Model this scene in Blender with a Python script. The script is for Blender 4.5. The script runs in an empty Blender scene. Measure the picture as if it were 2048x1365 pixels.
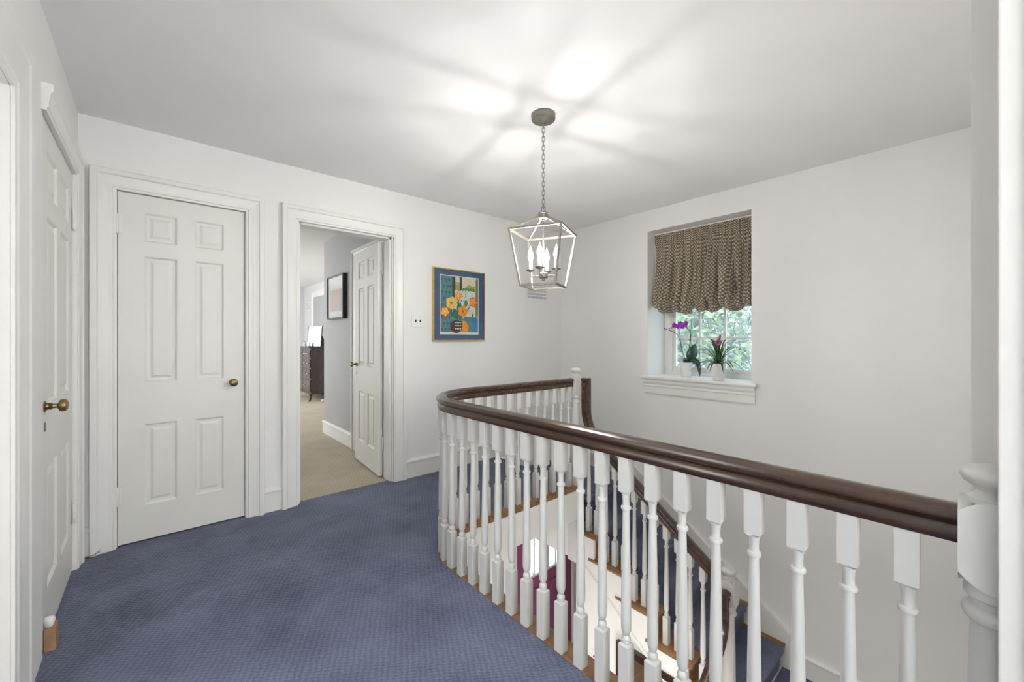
import bpy, bmesh, math, random
from mathutils import Vector, Matrix, noise as mnoise
PI = math.pi
S = bpy.context.scene
C = S.collection

# ---------------------------------------------------------------- camera
cd = bpy.data.cameras.new('camera')
cam = bpy.data.objects.new('camera', cd); C.objects.link(cam)
cd.sensor_width = 36.0; cd.lens = 820 / 2048 * 36; cd.shift_y = -4.5 / 2048
cd.clip_start = 0.02
CH = 1.19
cam.location = (0, 0, CH); cam.rotation_euler = (PI / 2, 0, -math.radians(41.04))
S.camera = cam
# ---------------------------------------------------------------- exposure, sky, sun
S.view_settings.view_transform = 'Standard'; S.view_settings.look = 'None'
S.view_settings.gamma = 1.0; S.view_settings.use_curve_mapping = False
S.view_settings.exposure = 0.50
w = bpy.data.worlds.new('sky'); S.world = w; w.use_nodes = True
bg = w.node_tree.nodes['Background']
bg.inputs[0].default_value = (0.80, 0.90, 1.0, 1); bg.inputs[1].default_value = 4.4

def light(name, kind, loc, rot, energy, color=(1, 1, 1), size=1, size_y=None):
    l = bpy.data.lights.new(name, kind); l.energy = energy; l.color = color
    if kind == 'AREA':
        l.shape = 'RECTANGLE'; l.size = size; l.size_y = size_y or size
    if kind == 'SUN': l.angle = math.radians(2)
    if kind == 'POINT': l.shadow_soft_size = size
    o = bpy.data.objects.new(name, l); C.objects.link(o); o.location = loc; o.rotation_euler = rot
    return o
light('sun', 'SUN', (0, 0, 20), (math.radians(0), math.radians(-50), math.radians(10)), 3.2, (1, .95, .86))
# bedroom window daylight and the foyer's ceiling lamp; the others are added fill lights
light('hall_fill_light', 'AREA', (0.42, -2.25, 1.15), (math.radians(152), 0, PI), 118, (.965, .985, 1), 1.3, 1.7)  # unseen fill added behind the camera, aimed up to lift the ceiling
light('side_room_fill_light', 'AREA', (-2.9, 2.0, 1.4), (0, math.radians(-90), 0), 38, (.97, .985, 1), 1.8, 1.1)  # added fill, brightens the jamb and hall through the left doorway
light('bedroom_window_light', 'AREA', (-1.1, 8.1, 1.4), (0, math.radians(-90), 0), 95, (.985, .99, 1), 1.8, 3.0)
light('foyer_ceiling_light', 'AREA', (1.3, 0.9, -0.33), (0, 0, 0), 22, (1, .955, .89), .5, .5)
light('foyer_fill_uplight', 'AREA', (1.75, 1.0, -2.4), (PI, 0, 0), 37, (.99, .985, 1), .9, .9)  # uplight added below the view to brighten ceiling and stair walls

# ---------------------------------------------------------------- materials
MATS = {}
def mat(name, col, rough=0.5, metal=0.0, noise=None, bump=None, emit=None, coat=0, spec=None, sheen=0):
    """noise=(scale,strength,stretch xyz): value variation; bump=(scale,strength)"""
    if name in MATS: return MATS[name]
    m = bpy.data.materials.new(name); m.use_nodes = True; nt = m.node_tree; b = nt.nodes['Principled BSDF']
    b.inputs['Base Color'].default_value = (*col, 1); b.inputs['Roughness'].default_value = rough
    b.inputs['Metallic'].default_value = metal
    if coat: b.inputs['Coat Weight'].default_value = coat; b.inputs['Coat Roughness'].default_value = .15
    if spec is not None: b.inputs['Specular IOR Level'].default_value = spec
    if sheen: b.inputs['Sheen Weight'].default_value = sheen
    if emit: b.inputs['Emission Color'].default_value = (*emit[0], 1); b.inputs['Emission Strength'].default_value = emit[1]
    tc = nt.nodes.new('ShaderNodeTexCoord')
    def nz(scale, st):
        mp = nt.nodes.new('ShaderNodeMapping'); mp.inputs['Scale'].default_value = st
        nt.links.new(tc.outputs['Object'], mp.inputs[0])
        n = nt.nodes.new('ShaderNodeTexNoise'); n.inputs['Scale'].default_value = scale; n.inputs['Detail'].default_value = 5
        nt.links.new(mp.outputs[0], n.inputs['Vector']); return n
    if noise:
        n = nz(noise[0], noise[2] if len(noise) > 2 else (1, 1, 1))
        mx = nt.nodes.new('ShaderNodeMix'); mx.data_type = 'RGBA'
        k = noise[1]
        mx.inputs[6].default_value = (*[c * (1 - k) for c in col], 1); mx.inputs[7].default_value = (*[min(1, c * (1 + k)) for c in col], 1)
        rp = nt.nodes.new('ShaderNodeMapRange'); rp.inputs[1].default_value = .35; rp.inputs[2].default_value = .65
        nt.links.new(n.outputs['Fac'], rp.inputs[0]); nt.links.new(rp.outputs[0], mx.inputs[0])
        nt.links.new(mx.outputs[2], b.inputs['Base Color'])
    if bump:
        n2 = nz(bump[0], (1, 1, 1)); bp = nt.nodes.new('ShaderNodeBump'); bp.inputs['Strength'].default_value = bump[1]; bp.inputs['Distance'].default_value = .004
        nt.links.new(n2.outputs['Fac'], bp.inputs['Height']); nt.links.new(bp.outputs[0], b.inputs['Normal'])
    MATS[name] = m; return m

def mathn(nt, op, a, b=None):
    n = nt.nodes.new('ShaderNodeMath'); n.operation = op
    for i, v in enumerate((a, b)):
        if v is None: continue
        if isinstance(v, (int, float)): n.inputs[i].default_value = v
        else: nt.links.new(v, n.inputs[i])
    return n.outputs[0]

def carpet_mat(name, c1, c2, cell, bumpd):
    m = mat(name, c1, 0.95, sheen=.15, spec=.1); nt = m.node_tree; b = nt.nodes['Principled BSDF']
    tc = nt.nodes.new('ShaderNodeTexCoord')
    mp = nt.nodes.new('ShaderNodeMapping'); mp.inputs['Rotation'].default_value = (0, 0, math.radians(0))
    wn = nt.nodes.new('ShaderNodeTexNoise'); wn.inputs['Scale'].default_value = 22; nt.links.new(tc.outputs['Object'], wn.inputs['Vector'])
    va = nt.nodes.new('ShaderNodeVectorMath'); va.operation = 'MULTIPLY_ADD'; va.inputs[1].default_value = (.022, .022, 0)
    nt.links.new(wn.outputs['Color'], va.inputs[0]); nt.links.new(tc.outputs['Object'], va.inputs[2])
    nt.links.new(va.outputs[0], mp.inputs[0])
    sp = nt.nodes.new('ShaderNodeSeparateXYZ'); nt.links.new(mp.outputs[0], sp.inputs[0])
    k = 2 * PI / cell
    # rows of small loops, every other row shifted by half a loop
    sx = mathn(nt, 'SINE', mathn(nt, 'MULTIPLY', mathn(nt, 'ADD', sp.outputs[0], mathn(nt, 'MULTIPLY', sp.outputs[1], .5)), k))
    sy = mathn(nt, 'SINE', mathn(nt, 'MULTIPLY', mathn(nt, 'ADD', sp.outputs[1], sp.outputs[2]), k))
    pat = mathn(nt, 'ADD', mathn(nt, 'MULTIPLY', mathn(nt, 'MULTIPLY', sx, sy), .5), .5)
    n1 = nt.nodes.new('ShaderNodeTexNoise'); n1.inputs['Scale'].default_value = 150; n1.inputs['Detail'].default_value = 4
    n2 = nt.nodes.new('ShaderNodeTexNoise'); n2.inputs['Scale'].default_value = 3.5; n2.inputs['Detail'].default_value = 4  # broad mottling: pile tone, also imitating soft patches of light and shade
    nt.links.new(tc.outputs['Object'], n1.inputs['Vector']); nt.links.new(tc.outputs['Object'], n2.inputs['Vector'])
    f = mathn(nt, 'ADD', mathn(nt, 'MULTIPLY', pat, .30), mathn(nt, 'ADD', mathn(nt, 'MULTIPLY', n1.outputs['Fac'], .6), mathn(nt, 'MULTIPLY', n2.outputs['Fac'], .9)))
    rp = nt.nodes.new('ShaderNodeMapRange'); rp.inputs[1].default_value = .50; rp.inputs[2].default_value = 1.22
    nt.links.new(f, rp.inputs[0])
    mx = nt.nodes.new('ShaderNodeMix'); mx.data_type = 'RGBA'; mx.inputs[6].default_value = (*c1, 1); mx.inputs[7].default_value = (*c2, 1)
    nt.links.new(rp.outputs[0], mx.inputs[0]); nt.links.new(mx.outputs[2], b.inputs['Base Color'])
    bp = nt.nodes.new('ShaderNodeBump'); bp.inputs['Strength'].default_value = .8; bp.inputs['Distance'].default_value = bumpd
    h = mathn(nt, 'ADD', pat, mathn(nt, 'MULTIPLY', n1.outputs['Fac'], .8))
    nt.links.new(h, bp.inputs['Height']); nt.links.new(bp.outputs[0], b.inputs['Normal'])
    return m

def wood_mat(name, c1, c2, rough, coat, axis=(1, 12, 12), scale=3):
    m = mat(name, c1, rough, coat=coat); nt = m.node_tree; b = nt.nodes['Principled BSDF']
    tc = nt.nodes.new('ShaderNodeTexCoord'); mp = nt.nodes.new('ShaderNodeMapping'); mp.inputs['Scale'].default_value = axis
    nt.links.new(tc.outputs['Object'], mp.inputs[0])
    n = nt.nodes.new('ShaderNodeTexNoise'); n.inputs['Scale'].default_value = scale; n.inputs['Detail'].default_value = 8; n.inputs['Distortion'].default_value = .6
    nt.links.new(mp.outputs[0], n.inputs['Vector'])
    rp = nt.nodes.new('ShaderNodeMapRange'); rp.inputs[1].default_value = .32; rp.inputs[2].default_value = .68
    nt.links.new(n.outputs['Fac'], rp.inputs[0])
    mx = nt.nodes.new('ShaderNodeMix'); mx.data_type = 'RGBA'; mx.inputs[6].default_value = (*c1, 1); mx.inputs[7].default_value = (*c2, 1)
    nt.links.new(rp.outputs[0], mx.inputs[0]); nt.links.new(mx.outputs[2], b.inputs['Base Color'])
    return m

WALL = mat('wall_paint', (.82, .815, .80), .7, noise=(1.3, .012), bump=(60, .08))
CEIL = mat('ceiling_paint', (.86, .86, .86), .8, noise=(1.1, .012), bump=(50, .06))
TRIM = mat('trim_paint', (.80, .795, .765), .38, noise=(3, .015), bump=(25, .05))
DOORP = mat('door_paint', (.76, .75, .71), .42, noise=(3, .02), bump=(30, .08))
SPIN = mat('baluster_paint', (.62, .615, .595), .30, noise=(6, .015))
GREYW = mat('grey_wall_paint', (.40, .41, .42), .6, noise=(2, .01))
BEDW = mat('bedroom_wall_paint', (.66, .67, .68), .6, noise=(2, .01))
DARKGAP = mat('dark_gap', (.05, .045, .04), .9, noise=(10, .1))  # near-black colour standing in for shade behind the closed doors
CARP = carpet_mat('blue_carpet', (.044, .053, .095), (.180, .205, .305), .024, .004)
CARPS = CARP
BEIGE = carpet_mat('beige_carpet', (.36, .31, .22), (.52, .46, .35), .03, .003)
OAKX = wood_mat('oak_wood', (.16, .075, .028), (.34, .175, .075), .35, .2, (14, 1.5, 14), 2.5)
RAILW = wood_mat('mahogany_wood', (.026, .011, .006), (.066, .028, .013), .27, .45, (16, 2, 16), 2.2)
ESP = wood_mat('espresso_wood', (.018, .009, .008), (.042, .018, .015), .25, .5, (12, 12, 1.5), 2)
BRASS = mat('aged_brass', (.26, .19, .09), .38, 1.0, noise=(30, .35))
NICK = mat('brushed_nickel', (.27, .25, .22), .5, 1.0, noise=(60, .1))
CHROME = mat('chrome', (.75, .75, .76), .15, 1.0, noise=(40, .03))
GOLD = mat('gold_frame', (.62, .50, .22), .35, 1.0, noise=(30, .1))
BLACK = mat('black_lacquer', (.015, .014, .014), .25, noise=(20, .1))
WHITE = mat('white_plastic', (.82, .82, .81), .35, noise=(20, .01))
SLOT = mat('vent_slot', (.23, .23, .225), .6, noise=(200, .1))
CANDLE = mat('candle_sleeve', (.86, .82, .72), .5, noise=(20, .02))
BULB = mat('lit_bulb', (1, .95, .85), .3, emit=((1, .965, .92), 410.0))
POT = mat('white_ceramic', (.84, .83, .83), .25, noise=(40, .01), bump=(40, .5))
LEAF = mat('plant_leaf', (.035, .105, .03), .35, noise=(30, .4))
LEAFB = mat('orchid_leaf', (.03, .07, .045), .3, noise=(20, .3))
STEM = mat('orchid_stem', (.07, .09, .04), .5, noise=(30, .3))
PURP = mat('orchid_petal', (.36, .03, .50), .5, noise=(60, .3))
PINK = mat('bromeliad_bract', (.45, .13, .28), .5, noise=(40, .3))
SOIL = mat('potting_bark', (.06, .035, .02), .9, noise=(90, .5), bump=(90, .8))
TREE = mat('tree_leaf', (.22, .30, .16), .5, noise=(2, .4))
TREE2 = mat('tree_leaf_blue', (.24, .32, .26), .5, noise=(2, .4))
BARK = mat('tree_bark', (.12, .09, .06), .9, noise=(9, .4))
GRASS = mat('lawn', (.10, .17, .05), .9, noise=(4, .3))
REDP = mat('red_door_paint', (.30, .075, .17), .35, noise=(4, .05))
FLOORW = wood_mat('foyer_floor_wood', (.12, .06, .03), (.22, .12, .06), .4, .2, (1.5, 14, 14), 2.5)
CARD = mat('tan_wood_block', (.36, .22, .12), .7, noise=(25, .2))
MATB = mat('blue_mat_board', (.065, .105, .19), .8, noise=(80, .08))
PAPER = mat('print_paper', (.80, .77, .70), .7, noise=(50, .02))
def glass_mat(name, fac=.08, tint=(1, 1, 1)):
    m = bpy.data.materials.new(name); m.use_nodes = True; nt = m.node_tree; nt.nodes.clear()
    o = nt.nodes.new('ShaderNodeOutputMaterial'); mx = nt.nodes.new('ShaderNodeMixShader')
    t = nt.nodes.new('ShaderNodeBsdfTransparent'); g = nt.nodes.new('ShaderNodeBsdfGlossy')
    t.inputs[0].default_value = (*tint, 1); g.inputs['Roughness'].default_value = .02
    lw = nt.nodes.new('ShaderNodeLayerWeight'); lw.inputs[0].default_value = .5
    fr = nt.nodes.new('ShaderNodeMath'); fr.operation = 'MULTIPLY_ADD'; fr.inputs[1].default_value = .9; fr.inputs[2].default_value = .03
    nt.links.new(mathn(nt, 'POWER', lw.outputs['Facing'], 5.0), fr.inputs[0])
    n = nt.nodes.new('ShaderNodeTexNoise'); n.inputs['Scale'].default_value = 3
    bp = nt.nodes.new('ShaderNodeBump'); bp.inputs['Strength'].default_value = .02
    nt.links.new(n.outputs['Fac'], bp.inputs['Height']); nt.links.new(bp.outputs[0], g.inputs['Normal'])
    nt.links.new(fr.outputs[0], mx.inputs[0]); nt.links.new(t.outputs[0], mx.inputs[1]); nt.links.new(g.outputs[0], mx.inputs[2])
    nt.links.new(mx.outputs[0], o.inputs[0]); return m
GLASS = glass_mat('window_glass', tint=(.97, .985, 1))
MIRROR = mat('mirror_glass', (.86, .87, .88), .03, 1.0, noise=(2, .01))
def fabric_mat():
    m = mat('lattice_fabric', (.5, .45, .36), .9, sheen=.2); nt = m.node_tree; b = nt.nodes['Principled BSDF']
    uv = nt.nodes.new('ShaderNodeUVMap'); uv.uv_map = 'UVMap'
    mp = nt.nodes.new('ShaderNodeMapping'); mp.inputs['Rotation'].default_value = (0, 0, PI / 4); mp.inputs['Scale'].default_value = (52, 52, 52)
    nt.links.new(uv.outputs[0], mp.inputs[0])
    sp = nt.nodes.new('ShaderNodeSeparateXYZ'); nt.links.new(mp.outputs[0], sp.inputs[0])
    fx = mathn(nt, 'SUBTRACT', mathn(nt, 'FRACT', sp.outputs[0]), .5); fy = mathn(nt, 'SUBTRACT', mathn(nt, 'FRACT', sp.outputs[1]), .5)
    r = mathn(nt, 'SQRT', mathn(nt, 'ADD', mathn(nt, 'MULTIPLY', fx, fx), mathn(nt, 'MULTIPLY', fy, fy)))
    rp = nt.nodes.new('ShaderNodeMapRange'); rp.inputs[1].default_value = .30; rp.inputs[2].default_value = .40
    nt.links.new(r, rp.inputs[0])
    mx = nt.nodes.new('ShaderNodeMix'); mx.data_type = 'RGBA'
    mx.inputs[6].default_value = (.56, .49, .37, 1); mx.inputs[7].default_value = (.15, .115, .085, 1)
    nt.links.new(rp.outputs[0], mx.inputs[0]); nt.links.new(mx.outputs[2], b.inputs['Base Color'])
    return m
FABRIC = fabric_mat()

# ---------------------------------------------------------------- helpers
def obj(name, bm, m, parent=None, smooth=False, mats=None, loc=None):
    me = bpy.data.meshes.new(name)
    bmesh.ops.recalc_face_normals(bm, faces=bm.faces[:])
    bm.to_mesh(me); bm.free()
    for mm in (mats or [m]): me.materials.append(mm)
    if smooth:
        for p in me.polygons: p.use_smooth = True
        if smooth != 'all':
            try: me.set_sharp_from_angle(angle=math.radians(38))
            except Exception: pass
    o = bpy.data.objects.new(name, me); C.objects.link(o)
    if parent: o.parent = parent
    if loc: o.location = loc
    return o
def tag(o, label=None, cat=None, group=None, kind=None):
    if label: o['label'] = label
    if cat: o['category'] = cat
    if group: o['group'] = group
    if kind: o['kind'] = kind
    return o
def thing(name, label, cat, loc=(0, 0, 0), rz=0, group=None):
    o = bpy.data.objects.new(name, None); C.objects.link(o); o.empty_display_size = .05
    o.location = loc; o.rotation_euler = (0, 0, rz); return tag(o, label, cat, group)
def struct(name, bm, m, label=None, cat=None, parent=None, smooth=False):
    o = obj(name, bm, m, parent, smooth); o['kind'] = 'structure'
    return tag(o, label, cat)
def sthing(name, label, cat, loc=(0, 0, 0), rz=0):
    o = thing(name, label, cat, loc, rz); o['kind'] = 'structure'; return o
def B(): return bmesh.new()
def box(bm, x0, x1, y0, y1, z0, z1, bev=0, mi=0):
    vs = [bm.verts.new((x, y, z)) for x in (x0, x1) for y in (y0, y1) for z in (z0, z1)]
    fs = [bm.faces.new([vs[i] for i in f]) for f in ((0, 1, 3, 2), (4, 6, 7, 5), (0, 4, 5, 1), (2, 3, 7, 6), (0, 2, 6, 4), (1, 5, 7, 3))]
    for f in fs: f.material_index = mi
    if bev:
        bmesh.ops.recalc_face_normals(bm, faces=fs)
        es = list({e for f in fs for e in f.edges})
        bmesh.ops.bevel(bm, geom=es, offset=bev, segments=2, profile=.7, affect='EDGES')
    return bm
def rframe(bm, a0, a1, z0, z1, f, d0, d1, axis='y', fb=None):
    """mitred rectangular frame in the a-z plane, depth d0..d1 along the axis"""
    rings = []
    fb = f if fb is None else fb
    for (a, z, sa, sz) in ((a0, z0, 1, 1), (a1, z0, -1, 1), (a1, z1, -1, -1), (a0, z1, 1, -1)):
        i = (a + sa * f, z + sz * (fb if sz > 0 else f))
        pts = [(a, d0, z), (a, d1, z), (i[0], d1, i[1]), (i[0], d0, i[1])]
        rings.append([p if axis == 'y' else (p[1], p[0], p[2]) for p in pts])
    return loft(bm, rings, closed=True)
def bx(*a, bev=0): return box(B(), *a, bev=bev)
def tapbox(bm, cx, cy, z0, z1, h0, h1):
    """square frustum"""
    v = [bm.verts.new((cx + sx * h, cy + sy * h, z)) for z, h in ((z0, h0), (z1, h1)) for sx, sy in ((-1, -1), (1, -1), (1, 1), (-1, 1))]
    for f in ((3, 2, 1, 0), (4, 5, 6, 7), (0, 1, 5, 4), (1, 2, 6, 5), (2, 3, 7, 6), (3, 0, 4, 7)): bm.faces.new([v[i] for i in f])
def lathe(bm, prof, cx=0, cy=0, n=16, axis='z', o=(0, 0, 0), cap=True):
    """prof = [(r, h)]; axis z/x/y about point o"""
    rings = []
    for r, h in prof:
        ring = []
        for i in range(n):
            a = 2 * PI * i / n; p, q = r * math.cos(a), r * math.sin(a)
            if axis == 'z': c = (cx + p, cy + q, h)
            elif axis == 'x': c = (o[0] + h, o[1] + p, o[2] + q)
            else: c = (o[0] + p, o[1] + h, o[2] + q)
            ring.append(bm.verts.new(c))
        rings.append(ring)
    for a, b in zip(rings, rings[1:]):
        for i in range(n): bm.faces.new((a[i], a[(i + 1) % n], b[(i + 1) % n], b[i]))
    if cap: bm.faces.new(rings[0][::-1]); bm.faces.new(rings[-1])
    return bm
def prism(bm, poly, z0, z1, mi=0):
    a = [bm.verts.new((x, y, z0)) for x, y in poly]; b = [bm.verts.new((x, y, z1)) for x, y in poly]
    fs = [bm.faces.new(a[::-1]), bm.faces.new(b)]
    n = len(poly)
    for i in range(n): fs.append(bm.faces.new((a[i], a[(i + 1) % n], b[(i + 1) % n], b[i])))
    for f in fs: f.material_index = mi
    return bm
def loft(bm, rings, closed=False, cap=True):
    vr = [[bm.verts.new(p) for p in r] for r in rings]
    n = len(vr[0])
    pairs = list(zip(vr, vr[1:])) + ([(vr[-1], vr[0])] if closed else [])
    for a, b in pairs:
        for i in range(n): bm.faces.new((a[i], a[(i + 1) % n], b[(i + 1) % n], b[i]))
    if cap and not closed: bm.faces.new(vr[0][::-1]); bm.faces.new(vr[-1])
    return bm
def sweep(bm, path, prof, side=None):
    """path: list of Vectors; prof: closed [(s,u)], s along side (horizontal, to the right of travel), u up-ish. side: fixed side vector"""
    path = [Vector(p) for p in path]; rings = []
    for i, p in enumerate(path):
        t0 = (path[i] - path[i - 1]).normalized() if i > 0 else None
        t1 = (path[i + 1] - path[i]).normalized() if i < len(path) - 1 else None
        ta = t0 or t1; tb = t1 or t0
        t = (ta + tb).normalized(); k = 1 / max(.3, t.dot(tb))
        if side is not None:
            s = Vector(side); u = s.cross(t).normalized(); ks, ku = 1, k
        else:
            s = Vector((t.y, -t.x, 0)).normalized(); u = s.cross(t).normalized()
            ks, ku = k, 1
        rings.append([p + s * (a * ks) + u * (b * ku) for a, b in prof])
    return loft(bm, rings)
def tube(bm, pts, r, n=8, r1=None):
    pts = [Vector(p) for p in pts]; rings = []; up = Vector((0.31, 0.17, .93)); N = len(pts)
    for i, p in enumerate(pts):
        t = (pts[min(i + 1, N - 1)] - pts[max(i - 1, 0)]).normalized()
        s = t.cross(up)
        if s.length < .1: s = t.cross(Vector((1, 0, 0)))
        s.normalize(); u = s.cross(t); rr = r if r1 is None else r + (r1 - r) * i / (N - 1)
        rings.append([p + s * rr * math.cos(2 * PI * j / n) + u * rr * math.sin(2 * PI * j / n) for j in range(n)])
    return loft(bm, rings)
def bar(bm, a, b, wd, up=(0, 0, 1)):
    a = Vector(a); b = Vector(b); t = (b - a).normalized(); s = t.cross(Vector(up))
    if s.length < .05: s = t.cross(Vector((1, 0, 0)))
    s.normalize(); u = s.cross(t); h = wd / 2
    return loft(bm, [[p + s * i * h + u * j * h for i, j in ((-1, -1), (1, -1), (1, 1), (-1, 1))] for p in (a, b)])
def line_prof(bm, p0, p1, nrm, prof):
    """extrude a profile [(projection, z)] from p0 to p1 (xy), nrm = xy normal into the room"""
    rings = [[(p[0] + nrm[0] * a, p[1] + nrm[1] * a, z) for a, z in prof] for p in (p0, p1)]
    return loft(bm, rings)
BASEP = [(0, 0), (.018, 0), (.018, .128), (.026, .132), (.028, .142), (.020, .150), (.012, .158), (0, .16)]
def base(bm, p0, p1, nrm, z=0): return line_prof(bm, p0, p1, nrm, [(a, z + b) for a, b in BASEP])
CASP = [(0, 0), (0, .018), (.010, .020), (.014, .026), (.030, .026), (.055, .030), (.070, .034), (.076, .042), (.100, .042), (.104, .036), (.104, 0)]
def casing(bm, o, uax, nax, a0, a1, zt, z0=0, prof=CASP):
    """door/window casing: o origin on the wall, uax unit vector along wall, nax outward normal, opening a0..a1 up to zt"""
    o = Vector(o); U = Vector(uax); N = Vector(nax)
    def ring(a, z, da, dz): return [o + U * (a + da * p) + Vector((0, 0, z + dz * p)) + N * q for p, q in prof]
    return loft(bm, [ring(a0, z0, -1, 0), ring(a0, zt, -1, 1), ring(a1, zt, 1, 1), ring(a1, z0, 1, 0)])
ROWS = [(.202, .678), (.924, 1.664), (1.75, 1.92)]
def door_leaf(wd, ht, th=.036, sl=.113, mu=.085, rows=ROWS):
    """six-panel leaf; local x 0..wd, y -th/2..th/2, z 0..ht"""
    bm = B(); pw = (wd - 2 * sl - mu) / 2
    cols = [(sl, sl + pw), (sl + pw + mu, wd - sl)]
    h = th / 2
    box(bm, 0, sl, -h, h, 0, ht); box(bm, wd - sl, wd, -h, h, 0, ht)
    zs = [0] + [z for r in rows for z in r] + [ht]
    for i in range(0, len(zs), 2): box(bm, sl, wd - sl, -h, h, zs[i], zs[i + 1])
    for a, b in rows: box(bm, cols[0][1], cols[1][0], -h, h, a, b)
    for x0, x1 in cols:
        for z0, z1 in rows:
            for sg in (-1, 1):
                prev = None
                for ins, dep in ((0, 0), (.004, .003), (.010, .010), (.024, .011), (.030, .009), (.040, .004)):
                    y = sg * (h - dep)
                    ring = [bm.verts.new(c) for c in ((x0 + ins, y, z0 + ins), (x1 - ins, y, z0 + ins), (x1 - ins, y, z1 - ins), (x0 + ins, y, z1 - ins))]
                    if prev:
                        for i in range(4): bm.faces.new((prev[i], prev[(i + 1) % 4], ring[(i + 1) % 4], ring[i]))
                    prev = ring
                bm.faces.new(prev)
    return bm
def hinge(parent, x, y, z, ln=.10):
    b = B(); lathe(b, [(.004, z - ln / 2 - .006), (.0075, z - ln / 2), (.0075, z + ln / 2), (.004, z + ln / 2 + .006)], x, y, 10)
    for k in range(1, 4): lathe(b, [(.0086, z - ln / 2 + ln * k / 4 - .002), (.0086, z - ln / 2 + ln * k / 4 + .002)], x, y, 10)
    box(b, x - .022, x + .022, y + .002, y + .006, z - ln / 2, z + ln / 2)
    return obj('hinge', b, TRIM, parent, True)
def knob(parent, x, y, z, sg, m=BRASS):
    """local: projects along y*sg"""
    pr = [(.024, 0), (.025, .003), (.016, .007), (.014, .015), (.017, .020), (.010, .027), (.009, .040), (.014, .043), (.025, .048), (.028, .058), (.026, .068), (.018, .074), (.005, .076)]
    b = lathe(B(), [(r * .88, sg * h * .84) for r, h in pr], axis='y', o=(x, y, z), n=20)
    return tag(obj('door_knob', b, m, parent, True), 'aged brass knob')

XL, XR, YB = -.316, 3.57, 3.23
ZC, ZF, ZS = 2.42, -2.70, -.27       # ceiling, foyer floor, foyer ceiling
RISE, RUN = .181, .25
# ================================================================= shell
# back wall (doors wall) with two door openings
b = B()
for a, c, z0, z1 in ((XL - .16, -.170, 0, ZC), (-.170, .459, 2.04, ZC), (.459, .771, 0, ZC), (.771, 1.497, 2.045, ZC), (1.497, XR, 0, ZC)):
    box(b, a, c, YB, YB + .17, z0, z1)
box(b, 2.56, XR, YB, YB + .17, -.27, 0)
struct('wall_back', b, WALL)
# window wall, thick masonry, with the window opening; goes down to the foyer
WY0, WY1, WZ0, WZ1 = 1.207, 2.117, .84, 2.218
b = B()
box(b, XR, XR + .42, -.3, WY0, ZF, ZC); box(b, XR, XR + .42, WY1, 3.15, ZF, ZC); box(b, XR, XR + .42, 3.15, YB + .17, -.27, ZC)
box(b, XR, XR + .42, WY0, WY1, ZF, WZ0 - .03); box(b, XR, XR + .42, WY0, WY1, WZ1, ZC)
struct('wall_right', b, WALL)
# left wall: closed closet door and open doorway
b = B()
for a, c, z0, z1 in ((3.075, YB, 0, ZC), (2.29, 3.075, 2.04, ZC), (1.864, 2.29, 0, ZC), (1.0, 1.864, 1.938, ZC), (-2.4, 1.0, 0, ZC)):
    box(b, XL - .15, XL, a, c, z0, z1)
struct('wall_left', b, WALL)
# hall behind the camera
b = B(); box(b, XL, 1.30, -2.56, -2.40, -.27, ZC); struct('wall_behind', b, WALL)
b = B(); box(b, 1.30, 1.42, -2.4, -.155, -.27, ZC); box(b, 1.30, XR, -.155, -.012, ZF, ZC); struct('wall_near', b, WALL)
# ceilings
struct('ceiling', bx(XL - .16, XR + .42, -2.56, YB + .17, ZC, ZC + .25), CEIL)
struct('ceiling', bx(-1.3, 3.2, YB + .17, 11.0, ZC, ZC + .25), CEIL)
# side room seen only as light through the left doorway
b = B(); box(b, -3.1, -3.0, .2, 2.8, 0, ZC); box(b, -3.1, XL - .15, 2.6, 2.7, 0, ZC); box(b, -3.1, XL - .15, .1, .2, 0, ZC)
struct('wall_side_room', b, WALL)
struct('ceiling', bx(-3.1, XL - .16, .1, 2.7, ZC, ZC + .25), CEIL)
struct('floor', bx(-3.1, XL - .15, .1, 2.7, -.2, 0), BEIGE)
# bedroom
b = B(); box(b, -1.3, -1.2, YB + .17, 11, 0, ZC); box(b, -1.3, 3.0, 10.74, 10.9, 0, ZC); box(b, 2.72, 2.85, 5.5, 10.74, 0, ZC); box(b, -1.2, XL - .16, YB + .05, YB + .17, 0, ZC)
struct('wall_bedroom', b, BEDW)
struct('wall_bedroom_entry', bx(1.62, 2.72, 3.40, 5.5, 0, ZC), GREYW)
struct('floor', bx(-1.3, 2.85, YB + .05, 10.9, -.2, -.004), BEIGE)
# foyer
b = B()
box(b, 2.655, 3.515, 3.0, 3.15, -.66, ZS); box(b, -.6, 2.655, 3.0, 3.15, ZF, ZS); box(b, 3.515, 3.57, 3.0, 3.15, ZF, ZS)
box(b, -.75, -.6, -1.2, 3.15, ZF, ZS); box(b, -.75, 1.3, -1.3, -1.2, ZF, ZS); box(b, 1.30, 1.42, -1.3, -.155, ZF, ZS)
struct('wall_foyer', b, WALL)
struct('floor', bx(-.75, XR, -1.3, 3.2, ZF - .1, ZF), FLOORW)
# header over the foyer passage
struct('trim_1', bx(2.566, 2.645, 2.247, 2.999, -.60, ZS, bev=.004), TRIM)

# rail centre line offset toward the stairwell by off (to the right of travel)
RX, RY, RR = 1.17, 2.20, .38
def rpath(off=0, y0=-.01, x1=2.60, n=14):
    r = RR - off; cx, cy = RX + RR, RY - RR
    pts = [(RX + off, y0)] + [(cx - r * math.cos(PI / 2 * i / n), cy + r * math.sin(PI / 2 * i / n)) for i in range(n + 1)] + [(x1, RY - off)]
    return pts
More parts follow.
